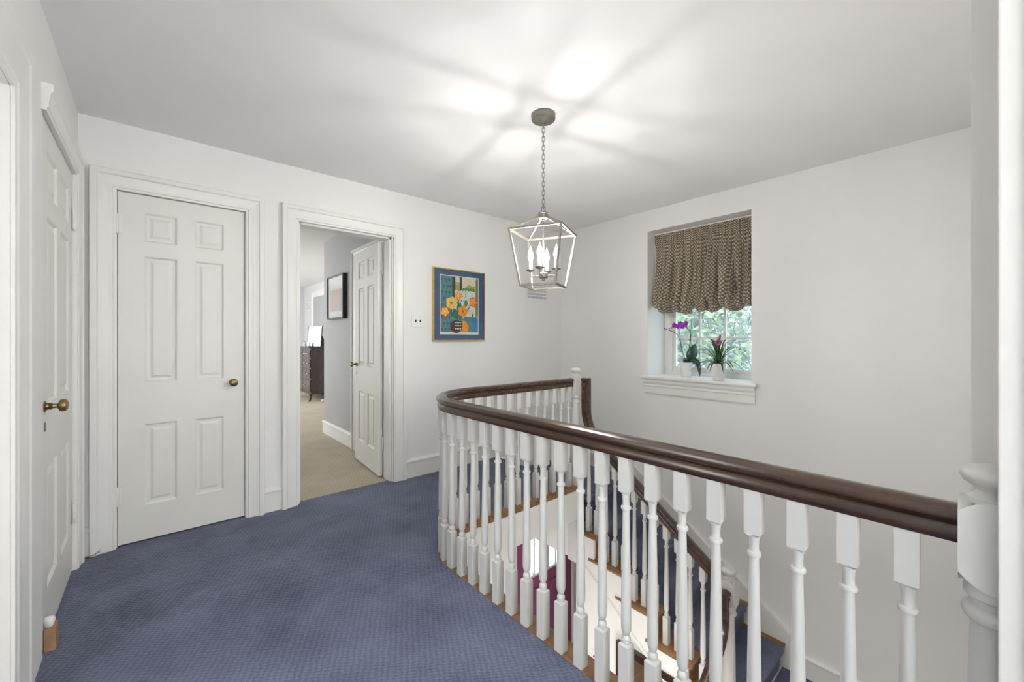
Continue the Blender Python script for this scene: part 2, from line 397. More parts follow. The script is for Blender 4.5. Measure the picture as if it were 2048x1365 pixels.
# hall floor slab + carpet
edge = rpath(.045, -.01, 2.56)
fp = edge + [(2.56, YB), (XL, YB), (XL, -2.4), (1.30, -2.4), (1.30, -.01)]
b = B(); prism(b, fp, ZS, -.022)
b2 = B()
struct('floor', b, CEIL)
edge = rpath(-.022, -.01, 2.56)
fp = edge + [(2.56, YB + .05)] + [(1.497, YB + .05), (1.497, YB + .05)][:1] + [(XL, YB + .05), (XL - .15, YB + .0), (XL - .15, -2.4), (1.30, -2.4), (1.30, -.01)]
carp = struct('floor', prism(B(), fp, -.022, 0), CARP, 'blue textured wall-to-wall carpet on the upstairs hall floor', 'carpet')
# wood nosing and fascia round the stairwell
nos = [(-.022, -.022), (.058, -.022), (.066, -.014), (.066, -.002), (.058, .004), (-.020, .004)]
p3 = [(x, y, -.004) for x, y in rpath(0, -.05, 2.585)]
struct('trim_2', sweep(B(), p3, [(a, u) for a, u in nos]), OAKX, 'oak nosing strip edging the upstairs floor under the balusters', 'trim', smooth=True)
fas = [(.03, -.266), (.048, -.266), (.048, -.060), (.058, -.056), (.062, -.040), (.060, -.026), (.03, -.026)]
struct('trim_3', sweep(B(), p3, fas), TRIM, smooth=True)

# ================================================================= trim of the hall
b = B(); base(b, (.556, YB), (.676, YB), (0, -1)); struct('baseboard_back', b, TRIM)
b = B(); base(b, (1.600, YB), (2.56, YB), (0, -1)); struct('baseboard_back', b, TRIM)
b = B(); base(b, (2.56, YB), (XR, YB), (0, -1), -RISE); struct('baseboard_back', b, TRIM)
b = B(); base(b, (XR, YB), (XR, 2.40), (-1, 0), -RISE); struct('baseboard_right', b, TRIM)
b = B(); base(b, (XR, .86), (XR, -.01), (-1, 0), -7 * RISE); struct('baseboard_right', b, TRIM)
b = B(); base(b, (XL, YB), (-.265, YB), (0, -1)); struct('baseboard_back', b, TRIM)
b = B(); base(b, (1.62, 5.5), (1.62, 4.45), (-1, 0)); base(b, (1.62, 5.5), (2.72, 5.5), (0, 1)); struct('baseboard_bedroom', b, TRIM)
b = B(); base(b, (2.72, 10.74), (2.72, 5.5), (-1, 0)); base(b, (-1.2, 10.74), (2.72, 10.74), (0, -1)); struct('baseboard_bedroom', b, TRIM)

# closet door in the back wall
d1 = sthing('door_1', 'closed white six-panel door with brass knob, left of the open bedroom doorway', 'door', (-.163, YB, 0))
b = B(); casing(b, (0, 0, 0), (1, 0, 0), (0, -1, 0), -.004, .619, 2.036)
box(b, -.03, 0, 0, .17, 0, 2.04); box(b, .615, .64, 0, .17, 0, 2.04); box(b, -.03, .64, 0, .17, 2.036, 2.06); box(b, 0, .615, .06, .09, 0, .008)
obj('door_frame', b, TRIM, d1)
lf = obj('door_leaf', door_leaf(.609, 2.022), DOORP, d1, loc=(.003, .022, .010))
obj('gap_shadow', bx(-.003, .618, .12, .13, 0, 2.04), DARKGAP, d1).name = 'gap_shade_panel'  # dark sheet behind the leaf, standing in for shade in the gaps
knob(d1, .548, .004, .905, -1)
hinge(d1, 0, -.006, 1.846); hinge(d1, 0, -.006, .29)

# closed door in the left wall (local x runs along +Y)
d3 = sthing('door_2', 'closed white six-panel door with brass knob in the left wall', 'door', (XL, 2.30, 0), PI / 2)
b = B(); cp = [(p * .96, q * .75) for p, q in CASP]
loft(b, [[(a0_ + da * p, -q, zz + dz * p) for p, q in cp] for a0_, zz, da, dz in ((-.030, 2.036, 0, 1), (.766, 2.036, 1, 1), (.766, 0, 1, 0))])
box(b, -.01, 0, 0, .15, 0, 2.04); box(b, .762, .775, 0, .15, 0, 2.04); box(b, -.01, .775, 0, .15, 2.036, 2.045)
obj('door_frame', b, TRIM, d3)
obj('door_leaf', door_leaf(.756, 2.022), DOORP, d3, loc=(.003, .022, .010))
obj('gap_shade_panel', bx(-.003, .765, .12, .13, 0, 2.04), DARKGAP, d3)  # same dark sheet for the shade around this leaf
knob(d3, .060, .004, .93, -1)
b = B(); lathe(b, [(.007, 0), (.007, -.003)], axis='y', o=(.060, .004, .862), n=12); box(b, .055, .065, .000, .004, .835, .868)
tag(obj('keyhole', b, BRASS, d3), 'dark brass keyhole plate')
hinge(d3, .762, -.006, 1.80); hinge(d3, .762, -.006, .30)

# open doorway at the left edge
b = B(); casing(b, (XL, 0, 0), (0, 1, 0), (1, 0, 0), 1.0, 1.850, 1.925, prof=[(p * 1.85, q * .48) for p, q in CASP])
box(b, XL - .152, XL - .001, 1.850, 1.87, 0, 1.94); box(b, XL - .152, XL - .001, 1.0, 1.855, 1.925, 1.95)
struct('trim_4', b, TRIM)

# bedroom doorway with the open leaf
d2 = sthing('door_3', 'open white six-panel door swung into the bedroom', 'door', (.771, YB, 0))
b = B(); casing(b, (0, 0, 0), (1, 0, 0), (0, -1, 0), 0, .726, 2.035)
W2 = .726
for x0, x1 in ((-.0, .012), (W2 - .012, W2)): box(b, x0, x1, 0, .172, 0, 2.045)
box(b, 0, W2, 0, .172, 2.035, 2.047)
for x0, x1 in ((.012, .024), (W2 - .024, W2 - .012)): box(b, x0, x1, .02, .125, 0, 2.035)
box(b, .012, W2 - .012, .02, .125, 2.022, 2.036)
obj('door_frame', b, TRIM, d2)
ang = math.radians(85.5)
piv = Vector((W2 - .012, .178, 0))
lf = obj('door_leaf', door_leaf(.69, 2.015), TRIM, d2)
lf.location = (piv.x - .0, piv.y + .0, .010); lf.rotation_euler = (0, 0, ang)
lf.location.x -= .022
kb = knob(lf, .63, -.018, .93, -1); kb = knob(lf, .63, .018, .93, 1)
b = B(); lathe(b, [(.007, 0), (.007, .003)], axis='y', o=(.63, .018, .85), n=12); box(b, .626, .634, .018, .021, .82, .85)
obj('keyhole', b, BRASS, lf)
hinge(d2, W2 - .016, .170, 1.80); hinge(d2, W2 - .016, .170, .29)
# second casing on the grey wall behind the leaf
b = B(); casing(b, (1.62, 0, 0), (0, 1, 0), (-1, 0, 0), 3.56, 4.34, 2.03)
box(b, 1.600, 1.618, 3.56, 4.34, 0, 2.03)
struct('trim_5', b, TRIM)

# ================================================================= window
wd = sthing('window_1', 'small-paned white window in a deep recess above the stair', 'window')
FX = XR + .33
b = B()
rframe(b, WY0, WY1, WZ0 - .01, WZ1, .065, FX, FX + .08, 'x', fb=.040)
for y in (WY0 + .065, WY1 - .075): box(b, FX + .002, FX + .016, y - .002, y + .012, WZ0 + .028, WZ1 - .055)
obj('window_frame', b, TRIM, wd)
SY0, SY1 = WY0 + .075, WY1 - .075
def sash(name, x, z0, z1, bot):
    b = B()
    rframe(b, SY0 - .009, SY1 + .009, z0, z1, .040, x, x + .03, 'x', fb=bot)
    s = obj(name, b, TRIM, wd)
    g0, g1 = SY0 + .035, SY1 - .035
    zz0, zz1 = z0 + bot, z1 - .035
    for k in (1, 2):
        y = g0 + (g1 - g0) * k / 3; obj('muntin', bx(x + .006, x + .026, y - .009, y + .009, zz0, zz1, bev=.002), TRIM, s)
    zm = (zz0 + zz1) / 2; obj('muntin', bx(x + .005, x + .025, g0, g1, zm - .009, zm + .009, bev=.002), TRIM, s)
    obj('window_pane', bx(x + .014, x + .017, g0, g1, zz0, zz1), GLASS, s)
sash('lower_sash', FX + .018, WZ0 + .03, 1.515, .045); sash('upper_sash', FX + .05, 1.49, WZ1 - .05, .035)
b = B(); box(b, XR - .0010, FX + .02, WY0 - .002, WY1 + .002, WZ0 - .03, WZ0 - .003)
box(b, 3.512, XR - .0005, WY0 - .05, WY1 + .05, WZ0 - .028, WZ0 - .002, bev=.010)
ap = [(0, -.17), (.016, -.17), (.020, -.160), (.020, -.105), (.026, -.095), (.024, -.080), (.036, -.060), (.040, -.040), (.046, -.029), (0, -.029)]
line_prof(b, (XR, WY0 - .03), (XR, WY1 + .03), (-1, 0), [(a, WZ0 + z) for a, z in ap])
tag(obj('window_sill', b, TRIM, wd), 'white moulded window sill')

SCREEN = bpy.data.materials.new('insect_screen'); SCREEN.use_nodes = True; _n = SCREEN.node_tree; _n.nodes.clear()
_o = _n.nodes.new('ShaderNodeOutputMaterial'); _m = _n.nodes.new('ShaderNodeMixShader'); _t = _n.nodes.new('ShaderNodeBsdfTransparent'); _d = _n.nodes.new('ShaderNodeBsdfDiffuse')
_d.inputs[0].default_value = (.45, .52, .58, 1); _m.inputs[0].default_value = .30
_v = _n.nodes.new('ShaderNodeTexNoise'); _v.inputs['Scale'].default_value = 8
_n.links.new(mathn(_n, 'ADD', mathn(_n, 'MULTIPLY', _v.outputs['Fac'], .1), .25), _m.inputs[0])
_n.links.new(_t.outputs[0], _m.inputs[1]); _n.links.new(_d.outputs[0], _m.inputs[2]); _n.links.new(_m.outputs[0], _o.inputs[0])
obj('insect_screen', bx(FX + .090, FX + .0905, WY0 + .05, WY1 - .05, WZ0 + .03, WZ1 - .05), SCREEN, wd)
# gathered balloon shade
def shade():
    bm = B(); uvl = bm.loops.layers.uv.new('UVMap')
    NS, NT = 300, 130; y0, y1 = 1.213, 2.108
    cords = [(-.02, .5), (.24, .6), (.45, 1.0), (.70, .8), (.90, .9)]
    creases = [(.06, .02, .02, 0, .4), (.12, .02, 0, 0, .5), (.20, .035, .01, 0, .75), (.28, .03, -.02, 0, .45), (.35, .03, -.02, 0, .8), (.40, .02, .01, 0, .4), (.47, .035, -.02, 0, .9), (.55, .03, -.06, .0, .6),
               (.62, .035, -.05, 0, .7), (.70, .035, -.02, 0, .55), (.78, .03, .0, 0, .6), (.85, .035, -.02, .0, .6), (.91, .03, -.03, 0, .65), (.96, .025, -.03, 0, .5), (.16, .03, .05, .4, .95), (.30, .03, .04, .5, 1), (.66, .035, .05, .5, 1), (.86, .04, .03, .5, 1)]
    tucks = [(.20, .84, .07, .022, .035), (.38, .74, .10, .030, .045), (.58, .62, .07, .035, .05), (.66, .48, .06, .03, .05), (.71, .80, .10, .018, .07), (.84, .72, .11, .022, .09), (.82, .50, .07, .03, .05), (.10, .70, .05, .03, .03)]
    grid = []
    for j in range(NT + 1):
        t = j / NT; row = []
        for i in range(NS + 1):
            s = i / NS
            gather = .006 * math.sin(s * 2 * PI * 46) + .006 * math.sin(s * 2 * PI * 33 + 1 + 3 * math.sin(s * 11))
            pull = sum(k * math.exp(-((s - c) / .036) ** 2) for c, k in cords)      # 1 at a cord
            pull = min(1, pull)
            if t < .15:
                z = 2.198 - t / .15 * .105; dx = .012 + gather + (.006 if t < .025 else 0) - (.009 if .025 < t < .045 else 0) - (.008 if t > .138 else 0); y = s
            else:
                q = (t - .15) / .85
                drift = .020 * mnoise.noise(Vector((s * 3, q * 2, 5))) * q
                ss = s + drift * 1.5
                fold = .115 * abs(mnoise.noise(Vector((ss * 9, q * .8, 1)))) ** .7 + .050 * abs(mnoise.noise(Vector((ss * 25, q * 1.3, 9)))) ** .7
                fold = fold - .045                                       # sharp creases, round ridges
                drop = .645 + .035 * mnoise.noise(Vector((s * 4, 0, 3))) + .03 * s * (1 - s) - .06 * math.exp(-(s / .07) ** 2)
                if q < .60:
                    p = q / .60; z = 2.093 - p * (drop - .075)
                    bulge = .105 * p ** 2.2
                else:
                    a = (q - .60) / .40 * PI * 1.30; rr = .078
                    z = 2.093 - (drop - .075) - rr * math.sin(a)
                    bulge = .105 - (1 - math.cos(a)) * rr * .75
                lo = max(0, q - .28) / .72
                cr = .10 * (abs(mnoise.noise(Vector((s * 7, q * 4, 2)))) ** .8 - .2) * lo + .045 * mnoise.noise(Vector((s * 18, q * 9, 7))) * lo
                crz = .075 * mnoise.noise(Vector((s * 8, q * 5, 12))) * lo + .018 * mnoise.noise(Vector((s * 21, q * 10, 17))) * lo
                z += crz + pull * .11 * max(0, q - .45) / .55
                cre = 0
                for c0, dp, dr, qa, qb in creases:
                    if qa < q < qb:
                        e = min(1, (q - qa) * 9, (qb - q) * 7)
                        cre += dp * e * math.exp(-(abs(s - c0 - dr * q) / .0065) ** 1.3)
                tk = sum(dp * math.exp(-((s - a_) / ws) ** 2 - ((q - b_) / wq) ** 2) for a_, b_, dp, ws, wq in tucks)
                cave = cre + tk + pull * (.13 * max(0, q - .30) / .70)
                dx = .012 + gather * max(0, 1 - q * 4) + fold * min(1, q * 6) * (1 + q) + bulge + cr - cave
                y = ss + .014 * mnoise.noise(Vector((ss * 18, q * .9, 31))) * min(1, q * 4) + .012 * mnoise.noise(Vector((s * 12, q * 6, 22))) * lo
            if t >= .15: dx = dx * (.55 + .45 * min(1, s / .14))
            x = min(3.735, 3.712 - dx)
            yy = min(2.112, max(1.211, y1 + (y0 - y1) * y))
            row.append((bm.verts.new((x, yy, z)), (s * 1.15, -t * .92)))
        grid.append(row)
    for j in range(NT):
        for i in range(NS):
            q = (grid[j][i], grid[j][i + 1], grid[j + 1][i + 1], grid[j + 1][i])
            f = bm.faces.new([a[0] for a in q])
            for lp, a in zip(f.loops, q): lp[uvl].uv = a[1]
    return bm
sh = thing('balloon_shade', 'taupe and cream lattice-print gathered balloon shade hanging in the window recess', 'shade', (0, 0, 0))
so = obj('shade_fabric', shade(), FABRIC, sh, 'all')
md = so.modifiers.new('thick', 'SOLIDIFY'); md.thickness = .0025
obj('mounting_board', bx(3.70, 3.76, 1.212, 2.112, 2.193, 2.214), TRIM, sh)

# ================================================================= plants
def petal(bm, c, d, n, L, W, cup=.15, seg=6):
    """flat leaf/petal from c along d, normal n"""
    d = Vector(d).normalized(); n = Vector(n); n = (n - d * n.dot(d)).normalized(); s = d.cross(n); c = Vector(c)
    L_, R_ = [], []
    for i in range(seg + 1):
        t = i / seg; w_ = W * math.sin(PI * (t * .92 + .05)) * .5; cc = c + d * L * t + n * cup * L * t * t
        L_.append(bm.verts.new(cc - s * w_)); R_.append(bm.verts.new(cc + s * w_))
    for i in range(seg): bm.faces.new((L_[i], R_[i], R_[i + 1], L_[i + 1]))
def strap(bm, pts, W, n=(0, 0, 1), th=.0012):
    """tapered leaf with a keel along a curve"""
    pts = [Vector(p) for p in pts]; N = len(pts); rings = []
    for i, p in enumerate(pts):
        t = i / (N - 1); tg = (pts[min(i + 1, N - 1)] - pts[max(0, i - 1)]).normalized()
        s = tg.cross(Vector(n))
        if s.length < .05: s = tg.cross(Vector((1, 0, 0)))
        s.normalize(); u = s.cross(tg)
        hw = W / 2 * (math.sin(PI * min(1, .25 + t * .75)) ** .7 if t < 1 else 0) + .0004
        rings.append([p - s * hw + u * hw * .3, p - u * th, p + s * hw + u * hw * .3, p + u * th])
    loft(bm, rings)
def pot(parent, H, R0, R1, hexed):
    b = lathe(B(), [(R0 * .96, 0), (R0, .004), (R1, H - .006), (R1 * 1.02, H - .004), (R1 * 1.02, H), (R1 * .92, H), (R1 * .90, H - .015), (.002, H - .015)], n=30)
    o = obj('pot', b, POT, parent, True)
    obj('soil', lathe(B(), [(R1 * .90, H - .014), (R1 * .6, H - .007), (.004, H - .004)], n=16), SOIL, parent, True)
    return o
def arc(p0, p1, p2, n=10):
    p0, p1, p2 = Vector(p0), Vector(p1), Vector(p2)
    return [p0 * (1 - t) ** 2 + p1 * 2 * t * (1 - t) + p2 * t * t for t in [i / n for i in range(n + 1)]]
SZ = WZ0 - .002
# camera-right at the window is roughly (0.75,-0.65); use L for "left in view"
Rv = Vector((.7543, -.6565, 0)); Fv = Vector((.6565, .7543, 0)); Zv = Vector((0, 0, 1))
def V(r, f, z): return Rv * r + Fv * f + Zv * z
orc = thing('orchid', 'purple orchid with two thin stems in a white pot on the window sill', 'plant', (3.745, 1.822, SZ))
pot(orc, .132, .042, .056, True)
st1 = arc((0, 0, .12), V(-.055, .0, .30), V(-.060, 0, .345)) + arc(V(-.062, 0, .35), V(-.085, 0, .42), V(-.165, 0, .43), 8)
st2 = arc(V(.01, 0, .12), V(.035, .0, .26), V(.045, 0, .385)) + arc(V(.045, 0, .39), V(.03, 0, .43), V(.0, 0, .46), 6)
for s_ in (st1, st2): obj('stem', tube(B(), s_, .0032, 6), STEM, orc, True)
for a_, b_ in ((V(-.025, .0, .12), V(-.075, .0, .52)), (V(.015, .0, .12), V(.052, 0, .52))): obj('support_stick', tube(B(), [a_, b_], .0018, 6), STEM, orc)
random.seed(2)
for c_, sc in ((V(-.115, -.01, .475), 1), (V(-.062, -.015, .487), 1.1), (V(-.018, -.01, .482), 1), (V(-.085, -.02, .462), .8), (V(-.045, -.01, .465), .9), (V(-.012, -.015, .500), .7)):
    b = B()
    for k in range(5):
        a = 2 * PI * k / 5 + random.uniform(0, .5); dd = Rv * math.cos(a) + Zv * math.sin(a) - Fv * .2
        petal(b, c_, dd, -Fv, .030 * sc, .026 * sc, .2)
    lathe(b, [(.001, -.006), (.006, 0), (.001, .006)], n=8, axis='z', cx=c_.x, cy=c_.y) if False else None
    f_ = obj('flower', b, PURP, orc); 
    m_ = f_.modifiers.new('t', 'SOLIDIFY'); m_.thickness = .0008
for c_ in (V(-.158, 0, .448), V(-.185, 0, .440), V(-.135, 0, .452), V(-.205, 0, .445)):
    b = lathe(B(), [(.001, c_.z - .010), (.006, c_.z - .004), (.006, c_.z + .004), (.001, c_.z + .009)], c_.x, c_.y, 8); obj('bud', b, PURP, orc, True)
b = B(); petal(b, V(.02, -.005, .125), V(.06, -.01, .17), -Fv, .19, .105, -.05, 10)
o = obj('leaf', b, LEAFB, orc, 'all'); o.modifiers.new('t', 'SOLIDIFY').thickness = .0015
b = B(); strap(b, arc(V(.03, -.02, .13), V(.10, -.03, .20), V(.105, -.05, .0), 12), .055, (-.6, -.7, .2)); obj('leaf', b, LEAFB, orc, 'all')
b = B(); petal(b, V(.0, .0, .12), V(-.03, -.02, .09), -Fv, .06, .035, -.2, 8); o = obj('leaf', b, LEAFB, orc, 'all'); o.modifiers.new('t', 'SOLIDIFY').thickness = .0015

brm = thing('bromeliad', 'spiky green bromeliad with pink bracts in a white pot on the window sill', 'plant', (3.625, 1.480, SZ))
pot(brm, .142, .044, .058, False)
random.seed(11)
leaves = []
for k in range(34):
    a = 2 * PI * k / 34 * 2.618 + .3; el = random.uniform(.15, 1.25); L = random.uniform(.17, .27)
    h = Vector((math.cos(a), math.sin(a), 0)); flat = math.cos(el)
    up = math.sin(el) * L
    tip = h * (L * flat * 1.0 + .03) + Zv * (.13 + up * .95 - (.10 if el < .6 else .02))
    mid = h * (L * flat * .5) + Zv * (.13 + up * .75 + .05)
    # keep the leaves clear of the recess walls and the pane
    lim = 1.0
    wx = brm.location.x + tip.x
    if wx > 3.86: lim = (3.86 - brm.location.x) / tip.x
    tip = Vector((tip.x * lim, tip.y, tip.z)); mid = Vector((mid.x * lim, mid.y, mid.z))
    if brm.location.y + tip.y < 1.225: tip.y = 1.225 - brm.location.y; 
    if tip.z < .03: tip.z = .03
    b = B(); strap(b, arc(h * .008 + Zv * .12, mid, tip, 10), .017)
    obj('leaf', b, LEAF, brm, 'all')
obj('flower_stem', tube(B(), [(0, 0, .12), V(-.012, 0, .26), V(-.02, 0, .34)], .004, 6), STEM, brm, True)
for dr, dz, L in ((-.55, .6, .085), (.25, 1, .10), (.6, .7, .07), (-.15, .9, .06), (.5, .35, .06)):
    b = B(); strap(b, arc(V(-.018, 0, .29), V(-.018 + dr * L * .4, -.01, .29 + dz * L * .6), V(-.018 + dr * L, -.02, .29 + dz * L), 8), .030, (-.6, -.7, .1)); obj('bract', b, PINK, brm, 'all')

# ================================================================= outdoors
struct('ground', bx(-12, 40, 3.3, 30, -3.1, -3.0), mat('pale_path', (.62, .62, .60), .9, noise=(3, .1)))
struct('ground', bx(4.0, 40, -25, 3.3, -3.1, -3.0), GRASS)
def tree(x, y, zc, rx, rz, n, m, label, seed):
    random.seed(seed); t = thing('tree', label, 'tree', (x, y, -3.0))
    b = B(); tube(b, [(0, 0, 0), (.1, .05, zc * .5 + 1.5), (0, .1, zc + 3.2)], .16, 8, .05)
    for k in range(7):
        a = random.uniform(0, 6.28); zz = zc + 3 + random.uniform(-1.2, .4) * rz * .6
        tube(b, [(0.05, .05, zz), (math.cos(a) * rx * .4, math.sin(a) * rx * .4, zz + .4), (math.cos(a) * rx * .8, math.sin(a) * rx * .8, zz + .9)], .05, 6, .015)
    obj('trunk', b, BARK, t, True)
    b = B()
    for k in range(n):
        while True:
            p = Vector([random.uniform(-1, 1) for _ in range(3)])
            if .15 < p.length < 1: break
        c = Vector((p.x * rx, p.y * rx, zc + 3 + p.z * rz))
        d = Vector([random.gauss(0, 1) for _ in range(3)]).normalized(); e = d.orthogonal().normalized()
        s = random.uniform(.05, .10)
        vs = [bm_v for bm_v in (b.verts.new(c + d * s), b.verts.new(c + e * s * .5), b.verts.new(c - d * s), b.verts.new(c - e * s * .5))]
        b.faces.new(vs)
    obj('foliage', b, m, t)
tree(7.2, 3.55, .9, 1.05, 2.0, 4200, TREE, 'light green leafy tree outside the left panes of the window', 1)
tree(10.0, 3.9, .7, 1.5, 2.4, 5000, TREE2, 'hazy blue-green tree outside the right panes of the window', 2)
tree(14.2, 6.0, 1.8, 2.3, 3.6, 6000, TREE2, 'far pale tree behind the other two outside the window', 3)

# ================================================================= landing railing
RAILP = [(-.020, -.068), (.020, -.068), (.024, -.060), (.024, -.044), (.018, -.036), (.020, -.030), (.029, -.024), (.0315, -.014), (.028, -.006), (.018, -.001), (0, .002), (-.018, -.001), (-.028, -.006), (-.0315, -.014), (-.029, -.024), (-.020, -.030), (-.018, -.036), (-.024, -.044), (-.024, -.060)]
RT = .87
_bal = {}
def baluster_mesh(H, bh=.185, th=.115):
    """turned baluster of height H with square foot and square top block"""
    key = (round(H, 3), round(bh, 3), round(th, 3))
    if key in _bal: return _bal[key]
    b = B(); w_ = .0185
    box(b, -w_, w_, -w_, w_, 0, bh)
    tapbox(b, 0, 0, bh, bh + .006, w_, .013)
    box(b, -w_, w_, -w_, w_, H - th, H)
    tapbox(b, 0, 0, H - th - .008, H - th, .011, w_)
    z0, z1 = bh + .004, H - th - .004; L = z1 - z0
    pr = [(.0125, z0), (.0145, z0 + .008), (.0155, z0 + .014), (.0145, z0 + .020), (.0105, z0 + .025), (.0095, z0 + .028), (.013, z0 + .034), (.0165, z0 + .048), (.0170, z0 + .075),
          (.0160, z0 + L * .35), (.0135, z0 + L * .62), (.0112, z1 - .062), (.0112, z1 - .058), (.0155, z1 - .056), (.0170, z1 - .051), (.0155, z1 - .046), (.0115, z1 - .043), (.0110, z1 - .030), (.0118, z1 - .012), (.0135, z1 - .006), (.0135, z1)]
    lathe(b, pr, n=16)
    me = bpy.data.meshes.new('baluster'); bmesh.ops.recalc_face_normals(b, faces=b.faces[:]); b.to_mesh(me); b.free()
    me.materials.append(SPIN)
    for p in me.polygons: p.use_smooth = True
    me.set_sharp_from_angle(angle=math.radians(35))
    _bal[key] = me; return me
def baluster(parent, x, y, z, H, rz=0, **k):
    o = bpy.data.objects.new('baluster', baluster_mesh(H, **k)); C.objects.link(o)
    o.parent = parent; o.location = (x, y, z); o.rotation_euler = (0, 0, rz); return o
def newel(parent, x, y, z0, zfoot, ztop, hw=.045, low=None):
    """square foot block z0..zfoot, turned shaft, square head block, mushroom finial up to ztop"""
    b = B(); hb1 = ztop - .062; hb0 = ztop - .225
    box(b, x - hw, x + hw, y - hw, y + hw, z0, zfoot, bev=.003)
    # head block with arched ends: perimeter points, arch top and bottom on each face
    n = 8; top = []; bot = []
    for (ax, ay, bx_, by) in ((-1, -1, 1, -1), (1, -1, 1, 1), (1, 1, -1, 1), (-1, 1, -1, -1)):
        for i in range(n):
            t = -1 + 2 * i / n; q = (t + 1) / 2
            px, py = x + hw * (ax + (bx_ - ax) * q), y + hw * (ay + (by - ay) * q)
            top.append((px, py, hb1 - .022 * abs(t) ** 2.2)); bot.append((px, py, hb0 + .028 * t * t))
    tv = [b.verts.new(p) for p in top]; bv = [b.verts.new(p) for p in bot]
    ct_ = b.verts.new((x, y, hb1 - .002)); cb_ = b.verts.new((x, y, hb0 + .012))
    for i in range(len(tv)):
        j = (i + 1) % len(tv)
        b.faces.new((bv[i], bv[j], tv[j], tv[i])); b.faces.new((tv[i], tv[j], ct_)); b.faces.new((bv[j], bv[i], cb_))
    zb = hb0 + .012; f = zfoot
    lathe(b, [(.030, f - .005), (.043, f), (.045, f + .010), (.043, f + .020), (.033, f + .026), (.030, f + .034), (.034, f + .05), (.0375, f + .12), (.036, (f + zb) / 2), (.031, zb - .09),
              (.031, zb - .078), (.040, zb - .072), (.043, zb - .062), (.040, zb - .052), (.033, zb - .047), (.033, zb - .036), (.040, zb - .030), (.040, zb - .018), (.036, zb - .010), (.036, zb + .012)], x, y, 24)
    lathe(b, [(.036, hb1 - .008), (.036, hb1 + .002), (.026, hb1 + .008), (.022, hb1 + .014), (.026, hb1 + .020), (.040, hb1 + .030), (.045, hb1 + .040), (.043, hb1 + .050), (.034, hb1 + .058), (.018, hb1 + .062), (.002, hb1 + .0635)], x, y, 24)
    return obj('newel_post', b, SPIN, parent, True)

lr = thing('landing_railing', 'white baluster railing with dark wood handrail curving round the upstairs stairwell', 'railing', (0, 0, 0))
obj('handrail', sweep(B(), [(x, y, RT) for x, y in rpath(0, .030, 2.552, 24)], RAILP), RAILW, lr, True)
newel(lr, 1.17, -.014, -.0, .20, .955)
newel(lr, 2.605, RY, -.62, .065, .955)
HB = RT - .066
for i in range(19):
    y = .102 + .0957 * i
    if y > RY - RR + .02: break
    baluster(lr, RX, y, 0, HB)
y_last = y - .0957
# round the bend and along the far side, evenly spaced
s0 = (RY - RR) - y_last
arcL = PI / 2 * RR; x_end = 2.520
total = s0 + arcL + (x_end - (RX + RR)); n = round(total / .094)
for i in range(1, n + 1):
    s = total * i / n - s0
    if s < 0: baluster(lr, RX, RY - RR + s, 0, HB); continue
    if s < arcL:
        a = s / RR; baluster(lr, RX + RR - RR * math.cos(a), RY - RR + RR * math.sin(a), 0, HB, -a)
    elif i < n or True:
        baluster(lr, RX + RR + s - arcL, RY, 0, HB)

# ================================================================= staircase
sc_ = thing('staircase', 'oak staircase with blue carpet runner descending along the window wall', 'staircase', (0, 0, 0))
SX0 = 2.615; CX0, CX1 = 2.755, 3.475
def nz(k): return .97 + RUN * (6 - k)       # y of the front nosing of tread k
# quarter landing (first step down)
tread_prof = lambda y0, y1: [(y0, -.006), (y0 + .003, -.001), (y0 + .010, 0), (y1, 0), (y1, -.028), (y0 + .010, -.028), (y0 + .002, -.022)]
obj('platform', bx(2.56, XR, nz(1) + .03, YB, -RISE - .06, -RISE - .012), OAKX, sc_)
obj('platform_carpet', bx(2.66, XR - .001, nz(1) + .02, YB - .019, -RISE - .012, -RISE), CARPS, sc_)
for k in range(1, 7):
    y0, y1 = nz(k), nz(k - 1) + .045
    z = -RISE * k
    if k == 1: y1 = nz(1) + .06
    b = loft(B(), [[(x, y, z + u) for y, u in tread_prof(y0, y1)] for x in (SX0, XR - .002)])
    # rounded return nosing on the open side
    ret = [(0, -.028), (-.024, -.028), (-.032, -.020), (-.032, -.008), (-.024, -.001), (0, 0)]
    loft(b, [[(SX0 + a, y, z + u) for a, u in ret] for y in (y0, y1 + .035 if k > 1 else y1)])
    obj('tread', b, OAKX, sc_, True)
    if k > 1 or True:
        obj('riser', bx(SX0 + .0, XR - .002, y0 + .032, y0 + .050, z - RISE, z - .028), OAKX, sc_)
# carpet runner with rounded noses
for k in range(1, 7):
    y0, y1, z = nz(k), nz(k - 1) + .032, -RISE * k
    t = .011
    out = [(y1, z), (y1, z + t), (y0 + .012, z + t), (y0 - .002, z + t * .6), (y0 - t, z - .010), (y0 - t + .001, z - .026), (y0 + .004, z - .042), (y0 + .020, z - .050), (y0 + .020, z - RISE + t), (y0 + .032, z - RISE + t), (y0 + .032, z - .030), (y0, z - .028), (y0, z)]
    if k == 1: out[0] = (nz(1) + .03, z); out[1] = (nz(1) + .03, z + t * 1.0)
    obj('carpet_runner', loft(B(), [[(x, y, zz) for y, zz in out] for x in (CX0, CX1)]), CARPS, sc_)
# landing edge into the quarter landing
obj('riser', bx(2.565, 2.600, RY + .046, YB, -RISE, -.03), CARPS, sc_)
obj('landing_carpet_edge', loft(B(), [[(x, y, z) for x, z in ((2.55, -.022), (2.55, 0), (2.60, 0), (2.612, -.010), (2.612, -.030), (2.600, -.036), (2.56, -.036))] for y in (RY + .046, YB - .02)]), CARPS, sc_)
# half landing below
obj('lower_landing', bx(SX0, XR - .002, -.010, .99, -7 * RISE - .19, -7 * RISE - .012), OAKX, sc_)
obj('landing_carpet', bx(SX0 + .05, XR - .025, -.01, .985, -7 * RISE - .012, -7 * RISE), CARPS, sc_)
